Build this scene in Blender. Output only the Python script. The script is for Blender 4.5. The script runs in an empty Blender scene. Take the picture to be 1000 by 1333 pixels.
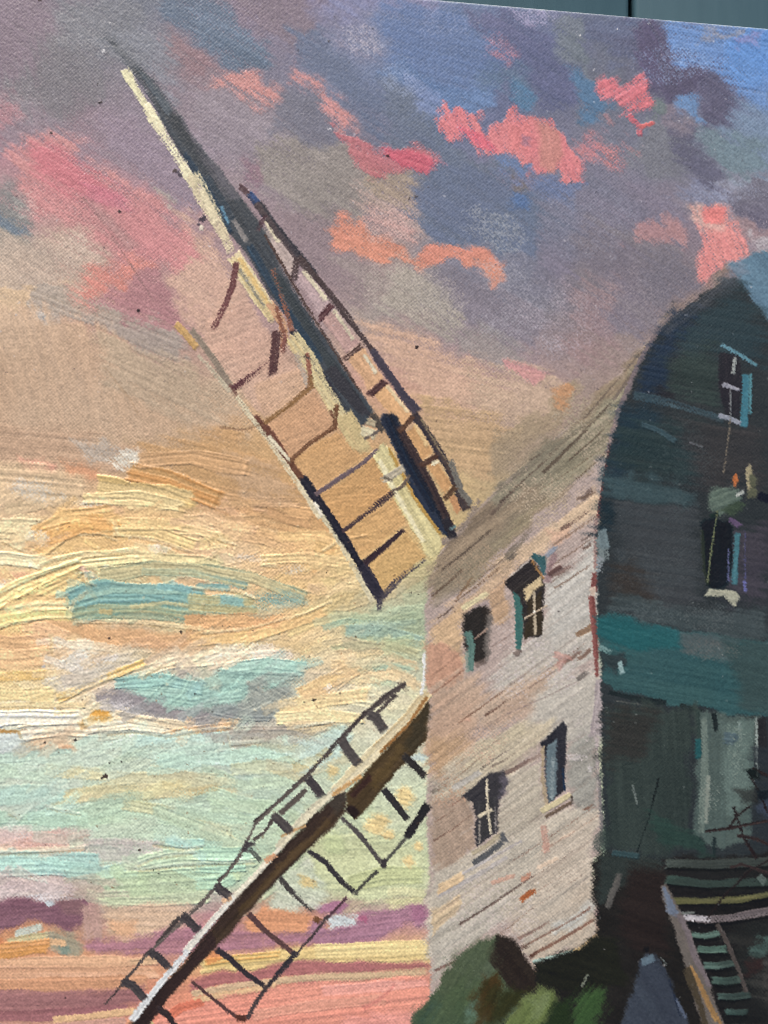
import math, random, sys
import numpy as np
try:
    import bpy
except ImportError:
    bpy = None

# ------------------------------------------------------------------ scale of the place
S = 0.0003                        # metres on the canvas per unit of the drawing below
THICK = 0.018                     # height of the stretched canvas above the deck
ROLL = math.atan(0.0868)          # the canvas lies a little crooked on the deck
CR, SR = math.cos(ROLL), math.sin(ROLL)
AX, AY = 597.0, 1.0               # a point on the top edge of the canvas
CAN_A0, CAN_A1, CAN_B1 = -700.0, 660.0, 1570.0   # canvas outline along / down from that point
GAIN = np.array([1.0, 1.0, 1.0])  # measured light on a white sheet

if bpy:
    sc = bpy.context.scene
    COL = sc.collection
    # ---------------------------------------------------------------- camera
    cam_data = bpy.data.cameras.new('camera')
    cam = bpy.data.objects.new('camera', cam_data)
    COL.objects.link(cam)
    sc.camera = cam
    CAM_D = 0.42
    cam.location = (0, 0, THICK + CAM_D)
    cam_data.sensor_fit = 'HORIZONTAL'
    cam_data.sensor_width = 36
    cam_data.lens = 36 * CAM_D / (1000 * S)
    cam_data.clip_start = 0.01
    cam_data.clip_end = 200
    cam_data.dof.use_dof = True
    cam_data.dof.focus_distance = CAM_D
    cam_data.dof.aperture_fstop = 9.0
    # ---------------------------------------------------------------- sky and sun
    SUN_EL, SUN_AZ = math.radians(33), math.radians(-22)   # from the top of the picture, a little left
    world = bpy.data.worlds.new('World')
    sc.world = world
    world.use_nodes = True
    wn = world.node_tree
    wn.nodes.clear()
    sky = wn.nodes.new('ShaderNodeTexSky')
    sky.sky_type = 'NISHITA'
    sky.sun_disc = False
    sky.sun_elevation = SUN_EL
    sky.sun_rotation = SUN_AZ
    sky.air_density = 1.0
    sky.dust_density = 6.0
    sky.ozone_density = 1.0
    bg = wn.nodes.new('ShaderNodeBackground')
    bg.inputs['Strength'].default_value = 0.055
    wo = wn.nodes.new('ShaderNodeOutputWorld')
    wn.links.new(sky.outputs[0], bg.inputs[0])
    wn.links.new(bg.outputs[0], wo.inputs[0])
    sun_data = bpy.data.lights.new('sun', 'SUN')
    sun_data.energy = 1.5
    sun_data.angle = math.radians(10)
    sun_data.color = (1.0, 0.98, 0.965)
    sun = bpy.data.objects.new('sun', sun_data)
    COL.objects.link(sun)
    sun.rotation_euler = (math.radians(-(90 - 33)), 0, math.radians(22))
    sc.view_settings.view_transform = 'Standard'
    sc.view_settings.look = 'None'
    sc.view_settings.exposure = 0.96
    sc.view_settings.gamma = 1.0
    sc.cycles.pixel_filter_type = 'BLACKMAN_HARRIS'
    sc.cycles.filter_width = 0.95

# ------------------------------------------------------------------ paint: a drawing board of pigment, relief and part number
rng = np.random.default_rng(7)
X0, Y0, X1, Y1 = -260, -80, 1290, 1660
W, H = X1 - X0, Y1 - Y0
YY, XX = np.mgrid[Y0:Y1, X0:X1].astype(np.float32)
col = np.zeros((H, W, 3), np.float32)
hgt = np.zeros((H, W), np.float32)
pid = np.zeros((H, W), np.int16)

def hx(c):
    if isinstance(c, str):
        c = c.lstrip('#')
        return np.array([int(c[i:i + 2], 16) for i in (0, 2, 4)], np.float32) / 255
    return np.asarray(c, np.float32)

def sstep(a, b, x):
    t = np.clip((x - a) / (b - a), 0, 1)
    return t * t * (3 - 2 * t)

def table(n, blur):
    t = rng.random((n, n)).astype(np.float32)
    for _ in range(blur):
        t = (t + np.roll(t, 1, 0) + np.roll(t, -1, 0)) / 3
        t = (t + np.roll(t, 1, 1) + np.roll(t, -1, 1)) / 3
    t -= t.min(); t /= t.max()
    r = np.argsort(np.argsort(t.ravel())).reshape(t.shape) / t.size     # even spread 0..1
    return r.astype(np.float32)
T1 = table(512, 1)
T0 = table(512, 0)

def look(u, v, T1=T1):
    n = 512
    iu = np.floor(u).astype(np.int32); iv = np.floor(v).astype(np.int32)
    fu = (u - iu).astype(np.float32); fv = (v - iv).astype(np.float32)
    iu &= n - 1; iv &= n - 1
    iu1 = (iu + 1) & (n - 1); iv1 = (iv + 1) & (n - 1)
    a = T1[iv, iu] * (1 - fu) + T1[iv, iu1] * fu
    b = T1[iv1, iu] * (1 - fu) + T1[iv1, iu1] * fu
    return a * (1 - fv) + b * fv

def noise(x, y, s, off=0.0):
    return look(x / s + off * 17.3, y / s + off * 5.1)

def fine_noise(x, y, s, off=0.0):
    return look(x / s + off * 17.3, y / s + off * 5.1, T0)

def streaks(x, y, ang, across=1.6, along=38.0, off=0.0):
    c, s = math.cos(ang), math.sin(ang)
    u = x * c + y * s; v = -x * s + y * c
    return look(u / along + off * 13.7, v / across + off * 7.9)

# the weave of the canvas, in the canvas's own directions
CA = (XX - AX) * CR + (YY - AY) * SR
CB = -(XX - AX) * SR + (YY - AY) * CR
WP = 5.0
wob_a = (noise(CA, CB, 60, 3) - .5) * 3.0
wob_b = (noise(CA, CB, 55, 4) - .5) * 3.0
WEAVE = 0.5 + 0.5 * np.sin(2 * np.pi * (CA + wob_a) / WP) * np.sin(2 * np.pi * (CB + wob_b) / WP)
WEAVE = np.clip(.5 + (WEAVE - .5) * (.35 + .75 * noise(XX, YY, 34, 15)) + (fine_noise(XX, YY, 1.7, 5) - .5) * .55 + (noise(CA, CB * 9, 30, 16) - .5) * .14 + (noise(CA * 9, CB, 30, 17) - .5) * .14, 0, 1).astype(np.float32)
GRN = (fine_noise(XX, YY, 1.6, 31) * .85 + noise(XX, YY, 4.5, 32) * .15).astype(np.float32)
NSX = noise(XX, YY, 34, 61) - .5
NSY = noise(XX, YY, 30, 62) - .5
NWX = (noise(XX, YY, 14, 1) - .5) + .6 * (noise(XX, YY, 5, 2) - .5)
NWY = (noise(XX, YY, 14, 8) - .5) + .6 * (noise(XX, YY, 5, 9) - .5)

def box(xs0, ys0, xs1, ys1):
    i0 = max(0, int(math.floor(ys0)) - Y0); i1 = min(H, int(math.ceil(ys1)) + 1 - Y0)
    j0 = max(0, int(math.floor(xs0)) - X0); j1 = min(W, int(math.ceil(xs1)) + 1 - X0)
    if i1 <= i0 or j1 <= j0:
        return None
    return slice(i0, i1), slice(j0, j1)

def put(sl, cov, c, h=None, keep=0.5, p=None, pth=0.5):
    cv = cov[..., None]
    col[sl] = col[sl] * (1 - cv) + c * cv
    if h is not None:
        hh = hgt[sl]
        hgt[sl] = hh * (1 - cov) + (hh * keep + h) * cov
    if p is not None:
        q = pid[sl]
        q[cov > pth] = p

def poly_sd(poly, x, y):
    """signed distance to a polygon, positive inside"""
    P = np.asarray(poly, np.float32); n = len(P)
    d2 = np.full(x.shape, 1e12, np.float32); ins = np.zeros(x.shape, bool)
    for i in range(n):
        ax, ay = P[i]; bx, by = P[(i + 1) % n]
        ex, ey = bx - ax, by - ay
        t = np.clip(((x - ax) * ex + (y - ay) * ey) / (ex * ex + ey * ey + 1e-6), 0, 1)
        d2 = np.minimum(d2, (x - ax - t * ex) ** 2 + (y - ay - t * ey) ** 2)
        if ay != by:
            c = ((ay > y) != (by > y)) & (x < (bx - ax) * (y - ay) / (by - ay) + ax)
            ins ^= c
    return np.where(ins, 1, -1) * np.sqrt(d2)

def fill(poly, c, soft=1.6, wob=2.5, ang=0.3, st=.07, dry=0.0, h=.12, a=1.0, p=None, c2=None, lo=.5, along=38, across=1.6, keep=.6, hs=.22):
    """a patch of paint with a brushed inside, an uneven edge and, when dry, weave showing through"""
    P = np.asarray(poly, np.float32)
    m = soft * 2 + wob * 2 + 3
    sl = box(P[:, 0].min() - m, P[:, 1].min() - m, P[:, 0].max() + m, P[:, 1].max() + m)
    if sl is None:
        return
    x, y = XX[sl], YY[sl]
    off = float(rng.random() * 30)
    s1 = streaks(x, y, ang, across, along, off)
    s2 = streaks(x, y, ang, across * 4, along * 1.5, off + 3)
    sd = poly_sd(P, x + NWX[sl] * wob * 2, y + NWY[sl] * wob * 2)
    cov = sstep(-soft, soft, sd + (s1 - .5) * soft * 1.2 + (WEAVE[sl] - .5) * (.6 + soft * .9))
    if dry > 0:
        g = WEAVE[sl] * .62 + s1 * .38
        near = dry + (1 - np.clip(sd / (soft * 3 + 6), 0, 1)) * dry * .7
        cov = cov * sstep(near - .22, near + .22, g + .12)
    cov = cov * a
    cc = np.broadcast_to(hx(c), x.shape + (3,))
    if c2 is not None:
        k = sstep(lo - .4, lo + .4, s2 * .3 + s1 * .15 + noise(x, y, 26, off) * .4 + GRN[sl] * .15)[..., None]
        cc = cc * (1 - k) + hx(c2) * k
    cc = cc * (1 + ((s1 - .5) * st * .9 + (s2 - .5) * st * .35 + (GRN[sl] - .5) * .10)[..., None])
    hh = h * (.5 + (s1 - .5) * 2 * hs / .22 * .8)
    put(sl, cov, cc, hh, keep, p)

def dab(pts, w, c, a=1.0, dry=.15, h=.5, st=.10, p=None, c2=None, taper=(.15, .3), keep=.4, fade=.0, soft=1.0, w2=None, across=1.0, lo=.55):
    """one brush stroke along a line of points: bristle grooves, ridges at its sides, paint running out"""
    P = np.asarray(pts, np.float32)
    wm = max(w, w2 or w)
    m = wm * .62 + 4
    sl = box(P[:, 0].min() - m, P[:, 1].min() - m, P[:, 0].max() + m, P[:, 1].max() + m)
    if sl is None:
        return
    q = min(3.0, w * .16); x = XX[sl] + NSX[sl] * q; y = YY[sl] + NSY[sl] * q
    seg = np.sqrt(((P[1:] - P[:-1]) ** 2).sum(1)); L = seg.sum() + 1e-5
    best = np.full(x.shape, 1e9, np.float32); sv = np.zeros(x.shape, np.float32); dv = np.zeros(x.shape, np.float32)
    acc = 0.0
    for i in range(len(P) - 1):
        ax, ay = P[i]; ex, ey = P[i + 1] - P[i]
        l2 = ex * ex + ey * ey + 1e-6
        t0 = ((x - ax) * ex + (y - ay) * ey) / l2
        t = np.clip(t0, 0, 1)
        d2 = (x - ax - t * ex) ** 2 + (y - ay - t * ey) ** 2
        sg = ((x - ax) * ey - (y - ay) * ex) / math.sqrt(l2)
        k = d2 < best
        best = np.where(k, d2, best)
        tt = np.where((i == 0) & (t0 < 0), t0, np.where((i == len(P) - 2) & (t0 > 1), t0, t))
        sv = np.where(k, acc + tt * seg[i], sv); dv = np.where(k, sg, dv)
        acc += seg[i]
    off = float(rng.random() * 40)
    s = sv / L
    ww = w if w2 is None else w + (w2 - w) * np.clip(s, 0, 1)
    b = look(sv / 90 + off * 13.1, dv / across + off * 9.7)
    b2 = look(sv / 70 + off * 3.1, dv / (across * 4) + off * 4.7)
    half = ww / 2 * (.72 + .56 * look(sv / 16 + off * 2.2, np.full_like(sv, off)))
    dd = np.abs(dv) / half
    cov = sstep(-soft, soft, half - np.abs(dv) + (b - .5) * 1.4 + (WEAVE[sl] - .5) * 1.5)
    e0, e1 = taper[0] * w, taper[1] * w
    cov *= sstep(-e0 - .6, e0 * .2 + .6, sv + (b - .5) * e0 * 2) * sstep(-e1 - .6, e1 * .2 + .6, L - sv + (b2 - .5) * e1 * 2.4)
    thr = dry + .04 + (look(sv / 24 + off * 5.2, np.full_like(sv, off + 9)) - .45) * (.06 + dry * .9) + fade * np.clip(s, 0, 1) + np.clip(dd - .6, 0, 1) * dry * .8
    if dry > 0 or fade > 0:
        g = WEAVE[sl] * .55 + b * .3 + b2 * .15
        cov *= sstep(thr - .2, thr + .2, g + .08)
    cov = cov * a
    cc = np.broadcast_to(hx(c), x.shape + (3,))
    if c2 is not None:
        k = sstep(lo - .2, lo + .2, b2 * .45 + b * .55)[..., None]
        cc = cc * (1 - k) + hx(c2) * k
    cc = cc * (1 + ((b - .5) * st + (b2 - .5) * st * .4 + (GRN[sl] - .5) * .10)[..., None])
    ridge = np.exp(-((dd - .88) / .12) ** 2) * .38
    end = np.exp(-((L - sv) / 2.5) ** 2) * .4
    hh = h * (.45 + (b - .5) * .75 + (b2 - .5) * .25 + (GRN[sl] - .5) * .2 + ridge + end * 1.3)
    put(sl, cov, cc, hh, keep, p)

def inside(poly, x, y):
    P = poly; n = len(P); r = False
    for i in range(n):
        ax, ay = P[i]; bx, by = P[(i + 1) % n]
        if (ay > y) != (by > y) and x < (bx - ax) * (y - ay) / (by - ay) + ax:
            r = not r
    return r

def scatter(poly, n, ang, L, w, jit=.04, dry=.1, h=.4, a=.9, spread=.25, bend=.15, src=None, hue=.02, lum=None, fade=.2, pick=None, p=None):
    """many strokes that take up the colour already lying under them"""
    P = np.asarray(poly, np.float32)
    x0, y0 = P.min(0); x1, y1 = P.max(0)
    src = col.copy() if src is None else src
    k = 0; tries = 0
    while k < n and tries < n * 20:
        tries += 1
        x = x0 + rng.random() * (x1 - x0); y = y0 + rng.random() * (y1 - y0)
        if not inside(poly, x, y):
            continue
        k += 1
        i = min(H - 1, max(0, int(y - Y0))); j = min(W - 1, max(0, int(x - X0)))
        c = src[i, j] if pick is None else hx(pick[int(rng.integers(len(pick)))])
        c = np.clip(c * (1 + rng.normal() * jit) + rng.normal(size=3) * hue, .02, .98)
        th = (ang(x, y) if callable(ang) else ang) + rng.normal() * spread
        l = L * (.6 + .8 * rng.random()); ww = w * (.6 + .8 * rng.random())
        dx, dy = math.cos(th) * l / 2, math.sin(th) * l / 2
        bn = rng.normal() * bend * l / 2
        dab([(x - dx, y - dy), (x - dy / l * bn * 2, y + dx / l * bn * 2), (x + dx, y + dy)], ww, c, a=a, dry=dry, h=h, fade=fade, p=p)

def scumble(cx, cy, rx, ry, c, dens=.5, rot=0.0, a=.9, h=.05, p=None):
    """dry paint dragged over the weave so that only the raised threads catch it"""
    R = max(rx, ry) * 1.1
    sl = box(cx - R, cy - R, cx + R, cy + R)
    if sl is None:
        return
    x, y = XX[sl] - cx, YY[sl] - cy
    cs, sn = math.cos(rot), math.sin(rot)
    r = np.sqrt(((x * cs + y * sn) / rx) ** 2 + ((-x * sn + y * cs) / ry) ** 2)
    m = np.clip(1 - r + (noise(XX[sl], YY[sl], 12, cx) - .5) * .7, 0, 1)
    m = sstep(0, .6, m)
    g = WEAVE[sl] * .6 + fine_noise(XX[sl], YY[sl], 2.0, cy) * .4
    cov = sstep(1 - dens * m - .14, 1 - dens * m + .14, g) * (m > .01) * a
    put(sl, cov, np.broadcast_to(hx(c), x.shape + (3,)), h, 1.0, p)

def blot(cx, cy, r, c, a=.9, h=.25, p=None):
    sl = box(cx - r * 2 - 2, cy - r * 2 - 2, cx + r * 2 + 2, cy + r * 2 + 2)
    if sl is None:
        return
    x, y = XX[sl], YY[sl]
    d = np.sqrt((x - cx) ** 2 + (y - cy) ** 2 * 1.2) + (noise(x, y, 2.5, cx) - .5) * r * 1.2
    put(sl, sstep(r + .7, r - .7, d) * a, np.broadcast_to(hx(c), x.shape + (3,)), h, .8, p)

# ------------------------------------------------------------------ parts of the painting
PARTS = [None]
def part(name, parent=None, label=None):
    PARTS.append((name, parent, label))
    return len(PARTS) - 1

SKY = part('painted_sky')
pid[:] = SKY
SKYX = np.array([-260, 0, 100, 200, 300, 400, 500, 600, 700, 800, 900, 1000, 1290], np.float32)
SKYY = np.array([-80, 0, 100, 200, 300, 400, 500, 600, 700, 800, 900, 950, 1000, 1100, 1150, 1190, 1225, 1265, 1300, 1340, 1480, 1660], np.float32)
SKYC = """
857684 877886 7b7681 6f7582 84788a 837b94 7e86a6 7182a2 7a809c 66708a 6f8fc0 6292cc 6090cc
857684 877886 7b7681 6d7482 84788a 837b94 7e86a6 7182a2 7a809c 66708a 6f8fc0 6292cc 6090cc
86747e 87757f 7d7981 807c86 8a7880 77798c 707f9e 62799c 606c8e 6e7280 665f7a 6f93c2 6c90c0
a8808a b0848c a9808a 948490 938892 847c84 7e7684 687690 7c7890 7a7c8c 788090 7c8ea2 7c8ea2
a49890 a89c94 c4958c b88488 ab8c8e 8f8488 a08a86 7c8292 767a8c 807a88 8a7e8a aa9ca4 aa9ca4
ccb498 cdb499 cba48c b98c88 bd9a8f a08688 a89a92 86808c 7d7d8a 85797d 85797d 85797d 85797d
d2b293 d2b293 cfb398 c5ae92 c6a98d c6a380 c79b88 c29b8b b39390 a08c84 a08c84 a08c84 a08c84
cda98a cba98a caa888 c3a382 cba577 c9a271 c8a272 c2a67e a08f78 9a8a74 9a8a74 9a8a74 9a8a74
dcc193 dcc193 e0ba7e ddb680 dab890 d7b27e d3ad72 c9b27c c9b27c b0a080 b0a080 b0a080 b0a080
e0b480 e0b47e dcb686 c8b488 cfb68a d9ba86 b0b292 9cae94 9cae94 9cae94 9cae94 9cae94 9cae94
dcc290 dcc28c d0c2a4 b8b4a8 a8b6aa c9bfa2 d8c8a0 b4c0aa b4c0aa b4c0aa b4c0aa b4c0aa b4c0aa
e8dcc2 e8dcc0 e0cfac bcb4a4 aaa69c d6c79e cdd0b6 c8d0b8 c8d0b8 c8d0b8 c8d0b8 c8d0b8 c8d0b8
c4d6c4 c6d8c6 cad8c2 c8d6be bcd6c2 c4d0b2 c8d2b4 ccd2ac ccd2ac ccd2ac ccd2ac ccd2ac ccd2ac
c4cfc0 c6cfc0 c6cfbc bccfb4 b6d0b6 c0d0aa c6cda2 bed2b2 bed2b2 bed2b2 bed2b2 bed2b2 bed2b2
c9b6b0 cab6b0 cab8ac bccdae bacfb2 bfcca8 c4caa0 c6d0a4 c6d0a4 c6d0a4 c6d0a4 c6d0a4 c6d0a4
8a6470 8a6470 a08078 c4aa94 bc8c90 c4926c b48090 c09aa0 c09aa0 c09aa0 c09aa0 c09aa0 c09aa0
d08c6c d0946c cc9c78 c08c84 c0848a d0a07a cfa080 d8b878 d8b878 d8b878 d8b878 d8b878 d8b878
d69a74 d69a74 d89e78 d49a78 d8a878 b47c74 c08a78 c89a80 c89a80 c89a80 c89a80 c89a80 c89a80
a67679 a67679 b07a78 cf8a70 da8f74 dc8e7c dc9080 e09484 e09484 e09484 e09484 e09484 e09484
c08a78 c08a78 caa07c d8806a dc826c dc8474 de8a7c e08c80 e08c80 e08c80 e08c80 e08c80 e08c80
b87868 b87868 c08068 cc8068 d0806c cc7c6c c87c70 c08070 b08070 806050 605048 504440 504440
6a5a48 6a5a48 705c48 6a5c44 645a40 605840 5a5440 545040 4c4a3c 44443a 403e38 3c3a36 3c3a36
"""
rows = [[hx(c) for c in r.split()] for r in SKYC.strip().splitlines()]
G = np.array(rows, np.float32)
def interp_axis(q, knots):
    k = np.clip(np.searchsorted(knots, q, side='right') - 1, 0, len(knots) - 2)
    f = np.clip((q - knots[k]) / (knots[k + 1] - knots[k]), 0, 1)
    return k, f
wx = XX + NWX * 30 + (noise(XX, YY, 70, 11) - .5) * 60
wy = YY + NWY * 14 + (noise(XX, YY, 70, 12) - .5) * 36 * (1 - .6 * sstep(1000, 1150, YY))
kx, fx = interp_axis(wx, SKYX); ky, fy = interp_axis(wy, SKYY)
fx = fx[..., None]; fy = fy[..., None]
col[:] = (G[ky, kx] * (1 - fx) + G[ky, kx + 1] * fx) * (1 - fy) + (G[ky + 1, kx] * (1 - fx) + G[ky + 1, kx + 1] * fx) * fy
del wx, wy, kx, fx, ky, fy

D = math.radians
def sky_dir(x, y):
    if y < 420:
        return D(32) + .3 * math.sin(x / 130 + y / 90)
    if y < 620:
        return D(14) + .25 * math.sin(x / 90)
    return D(-6) + .28 * math.sin(x / 110 + y / 60)
ALLSKY = [(-150, -60), (1000, -60), (1000, 420), (800, 500), (600, 690), (560, 800), (560, 1400), (-150, 1400)]
TOPSKY = [(-200, -80), (1290, -80), (1290, 470), (800, 520), (600, 660), (-200, 640)]
LOWSKY = [(-200, 590), (420, 600), (560, 760), (560, 1340), (-200, 1340)]
scatter(TOPSKY, 1300, sky_dir, 50, 17, jit=.022, hue=.006, dry=.28, h=.05, a=.32, fade=.4, spread=.4)
scatter([(-200, 640), (560, 640), (560, 1180), (-200, 1180)], 560, sky_dir, 62, 16, jit=.03, hue=.008, dry=.14, h=.42, a=.7, fade=.25)
scatter([(-200, 1180), (562, 1180), (562, 1345), (-200, 1345)], 170, D(-3), 70, 12, jit=.02, hue=.006, dry=.2, h=.22, a=.6, fade=.25, spread=.08)
scatter([(-200, 1350), (1290, 1350), (1290, 1650), (-200, 1650)], 420, D(-10), 60, 26, jit=.12, hue=.02, dry=.1, h=.3, a=.85, spread=.6)

# ---- the upper sky: thin greys, blues and mauves
F = lambda poly, c, **k: fill(poly, c, **{**dict(soft=10, wob=9, ang=D(32), h=.08, dry=.26, st=.08), **k})
F([(-200, -60), (80, -50), (70, 60), (40, 110), (-200, 130)], '857682', a=.8)
F([(85, 0), (170, 0), (205, 60), (200, 90), (130, 80), (80, 60)], '7a7d84', a=.8, soft=14)
F([(70, 50), (130, 60), (140, 120), (90, 160), (20, 150), (10, 110)], '77757a', a=.8, soft=16, ang=D(75))
F([(125, 55), (190, 30), (235, 80), (225, 130), (185, 100)], '838791', a=.8, soft=10)
F([(130, 40), (150, 38), (180, 80), (185, 100), (165, 88), (145, 70)], '5e666f', a=.75, soft=9, dry=.3)
F([(205, -20), (290, -25), (300, 30), (345, 60), (350, 90), (320, 95), (270, 65), (215, 30)], '5f7186', a=.9, soft=9)
F([(250, 20), (300, 18), (330, 50), (352, 85), (335, 92), (290, 75), (255, 50)], '5b6c80', a=.9, soft=6, c2='6d7f95')
F([(215, 45), (262, 62), (285, 90), (260, 110), (225, 80)], '93757a', a=.8, soft=9)
F([(250, -20), (400, -30), (410, 30), (370, 70), (340, 45), (305, 15)], '82747f', a=.85, soft=10)
F([(375, 45), (410, 42), (455, 70), (470, 100), (500, 130), (500, 185), (470, 160), (440, 110), (390, 82)], '66728b', a=.9, soft=7)
F([(430, 30), (490, 20), (500, 60), (470, 80), (440, 60)], '918c9f', a=.75, soft=12, dry=.4)
F([(400, -30), (600, -30), (590, 10), (500, 12), (430, 20)], '8d87a8', a=.75, soft=10, c2='7c84a8')
F([(500, 8), (600, 10), (650, 60), (660, 110), (620, 130), (560, 120), (500, 70)], '6b7fa6', a=.9, soft=9, c2='6177a0', ang=D(15))
F([(500, 75), (560, 100), (640, 118), (640, 140), (590, 150), (520, 110), (498, 95)], '5a759f', a=.9, soft=6, ang=D(22), c2='6b86ae', along=60)
F([(530, 100), (585, 128), (580, 150), (555, 150), (520, 120)], '7c8cb2', a=.8, soft=5, ang=D(28))
F([(605, 12), (660, 15), (720, 55), (745, 90), (748, 140), (715, 140), (695, 90), (640, 55)], '5f6686', a=.9, soft=7, c2='6a6c8c')
F([(660, 15), (700, 18), (700, 32), (675, 28)], '9a94b2', a=.8, soft=5, dry=.4)
F([(702, 20), (770, 22), (768, 70), (775, 95), (745, 80), (720, 50)], '6c777e', a=.9, soft=6, c2='78808c')
F([(675, 110), (705, 118), (708, 140), (680, 140), (660, 130)], '5580a2', a=.8, soft=6)
F([(745, 90), (780, 95), (790, 140), (785, 160), (755, 158)], '56799a', a=.9, soft=8)
F([(620, 90), (690, 92), (690, 118), (640, 120)], '62788f', a=.7, soft=8)
F([(635, 122), (660, 120), (655, 150), (632, 165)], '6c7290', a=.8, soft=5)
F([(498, 100), (530, 120), (560, 150), (600, 190), (640, 205), (690, 215), (640, 240), (600, 245), (550, 220), (500, 190)], '6d7889', a=.9, soft=7, c2='646f86')
F([(560, 205), (650, 225), (690, 245), (740, 245), (740, 300), (690, 335), (640, 320), (580, 310), (535, 290), (528, 265), (545, 225)], '69778c', a=.95, soft=6, c2='66718a')
F([(655, 205), (692, 213), (690, 235), (660, 225)], '6c82aa', a=.9, soft=4)
F([(665, 250), (690, 255), (680, 275), (662, 270)], '5673a0', a=.8, soft=6)
F([(665, 232), (685, 235), (688, 248), (672, 246)], '77706e', a=.8, soft=4)
F([(700, 245), (830, 235), (880, 280), (870, 330), (780, 370), (700, 350)], '777a8c', a=.9, soft=12, c2='7e7888')
F([(690, 230), (730, 238), (755, 250), (740, 270), (700, 262)], '6a7ba0', a=.8, soft=7)
F([(850, 150), (900, 160), (910, 190), (890, 230), (850, 235), (820, 200)], '7a7c84', a=.85, soft=9)
F([(765, 22), (850, 25), (832, 75), (800, 78), (768, 45)], '5d5c74', a=.9, soft=6, ang=D(15), c2='66708a')
F([(822, 32), (852, 25), (875, 75), (905, 88), (935, 100), (905, 115), (868, 130), (848, 110), (838, 90), (820, 62)], '5b586e', a=.92, soft=6, ang=D(60), c2='5e5874', h=.35)
F([(915, 110), (932, 98), (962, 125), (958, 150), (935, 170), (920, 165), (912, 130)], '605e74', a=.9, soft=6, ang=D(35), h=.3)
F([(852, 26), (1010, 36), (1290, 60), (1290, 170), (1000, 150), (960, 120), (935, 92), (880, 78), (866, 55)], '7396c8', a=.95, soft=6, c2='6a8fc6', ang=D(10), h=.3)
F([(950, 45), (1010, 40), (1290, 60), (1290, 140), (1010, 110), (950, 100), (940, 70)], '5a8acc', a=.9, soft=6, ang=D(38), c2='6b98d4', along=80, h=.35)
F([(910, 38), (965, 40), (955, 50), (915, 50)], '90909c', a=.75, soft=4)
F([(945, 55), (985, 48), (975, 62), (950, 66)], '8a86b4', a=.7, soft=5)
F([(880, 122), (905, 118), (912, 150), (925, 165), (910, 160), (885, 140)], '6c90bc', a=.9, soft=4)
F([(960, 125), (1290, 150), (1290, 220), (1000, 230), (940, 200), (940, 165)], '7e92ae', a=.85, soft=9, c2='74889e')
F([(860, 140), (875, 135), (915, 165), (915, 178), (880, 185), (862, 165)], '857c88', a=.85, soft=5, ang=D(15))
F([(840, 125), (862, 130), (868, 150), (845, 160)], '6f7d7c', a=.8, soft=5)
F([(870, 175), (915, 170), (920, 200), (950, 225), (935, 245), (905, 235), (885, 215), (868, 200)], '626276', a=.85, soft=9, ang=D(20))
F([(915, 170), (990, 175), (1000, 215), (960, 225), (925, 200)], '72868f', a=.85, soft=9)
F([(885, 240), (905, 235), (960, 248), (955, 265), (900, 268), (875, 265)], '8388a0', a=.8, soft=6)
F([(950, 255), (975, 225), (1010, 235), (1290, 260), (1290, 330), (1005, 330), (985, 310), (950, 290)], '625f74', a=.9, soft=5, ang=D(20), c2='74727f', along=70)
F([(945, 285), (1000, 300), (1010, 325), (975, 312)], '9c8486', a=.85, soft=4, ang=D(28))
F([(970, 305), (1000, 318), (1290, 350), (1290, 440), (1000, 350), (985, 335)], 'b2acb0', a=.9, soft=4, ang=D(28))
F([(750, 290), (830, 300), (880, 330), (905, 365), (860, 420), (800, 440), (750, 400)], '817a88', a=.9, soft=12, c2='7a7478')
F([(845, 335), (910, 345), (900, 380), (860, 400), (830, 380)], '77737e', a=.8, soft=9)
F([(740, 370), (800, 370), (800, 470), (760, 480), (740, 450)], '9a8080', a=.7, soft=12, dry=.35)
# ---- the middle band
F([(250, 100), (330, 110), (380, 160), (360, 200), (300, 210), (255, 160)], '8d828c', a=.85, soft=12, c2='948a92')
F([(370, 130), (430, 130), (445, 165), (430, 190), (390, 190), (350, 170)], '737482', a=.85, soft=8)
F([(340, 180), (460, 190), (500, 240), (480, 290), (430, 300), (380, 270), (330, 220)], '8d857f', a=.9, soft=10, c2='979088')
F([(320, 200), (345, 210), (345, 235), (325, 240)], '8a6878', a=.7, soft=8)
F([(350, 260), (440, 280), (470, 330), (480, 400), (420, 370), (370, 300)], '907e82', a=.85, soft=10)
F([(430, 330), (530, 350), (560, 380), (540, 420), (480, 410), (440, 380)], 'a3988c', a=.85, soft=12, c2='988a88', dry=.35)
F([(460, 240), (520, 240), (540, 280), (560, 310), (500, 300), (460, 290)], 'b39b92', a=.85, soft=9, dry=.35)
F([(480, 205), (545, 228), (530, 265), (490, 270)], 'a3927f', a=.85, soft=8)
F([(500, 360), (560, 350), (600, 400), (590, 440), (540, 430), (500, 400)], 'aca294', a=.85, soft=9, c2='9c968c')
F([(560, 350), (640, 360), (700, 420), (690, 460), (640, 440), (590, 400)], '837c86', a=.9, soft=9)
F([(600, 420), (650, 430), (690, 480), (660, 490), (600, 460)], '97918c', a=.7, soft=9)
F([(470, 410), (560, 440), (620, 470), (660, 520), (620, 550), (560, 530), (500, 470)], 'd4b298', a=.88, soft=12, c2='cda88e', ang=D(15))
F([(600, 480), (700, 480), (740, 520), (690, 560), (620, 540)], 'c2a88f', a=.85, soft=12, ang=D(12))
F([(540, 520), (640, 530), (680, 560), (640, 620), (590, 620), (555, 560)], 'c4a47a', a=.9, soft=9, c2='bb9c78', ang=D(8), h=.3)
F([(640, 560), (700, 540), (740, 500), (760, 500), (720, 560), (650, 620)], 'a08e74', a=.85, soft=8, ang=D(-38))
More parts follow.
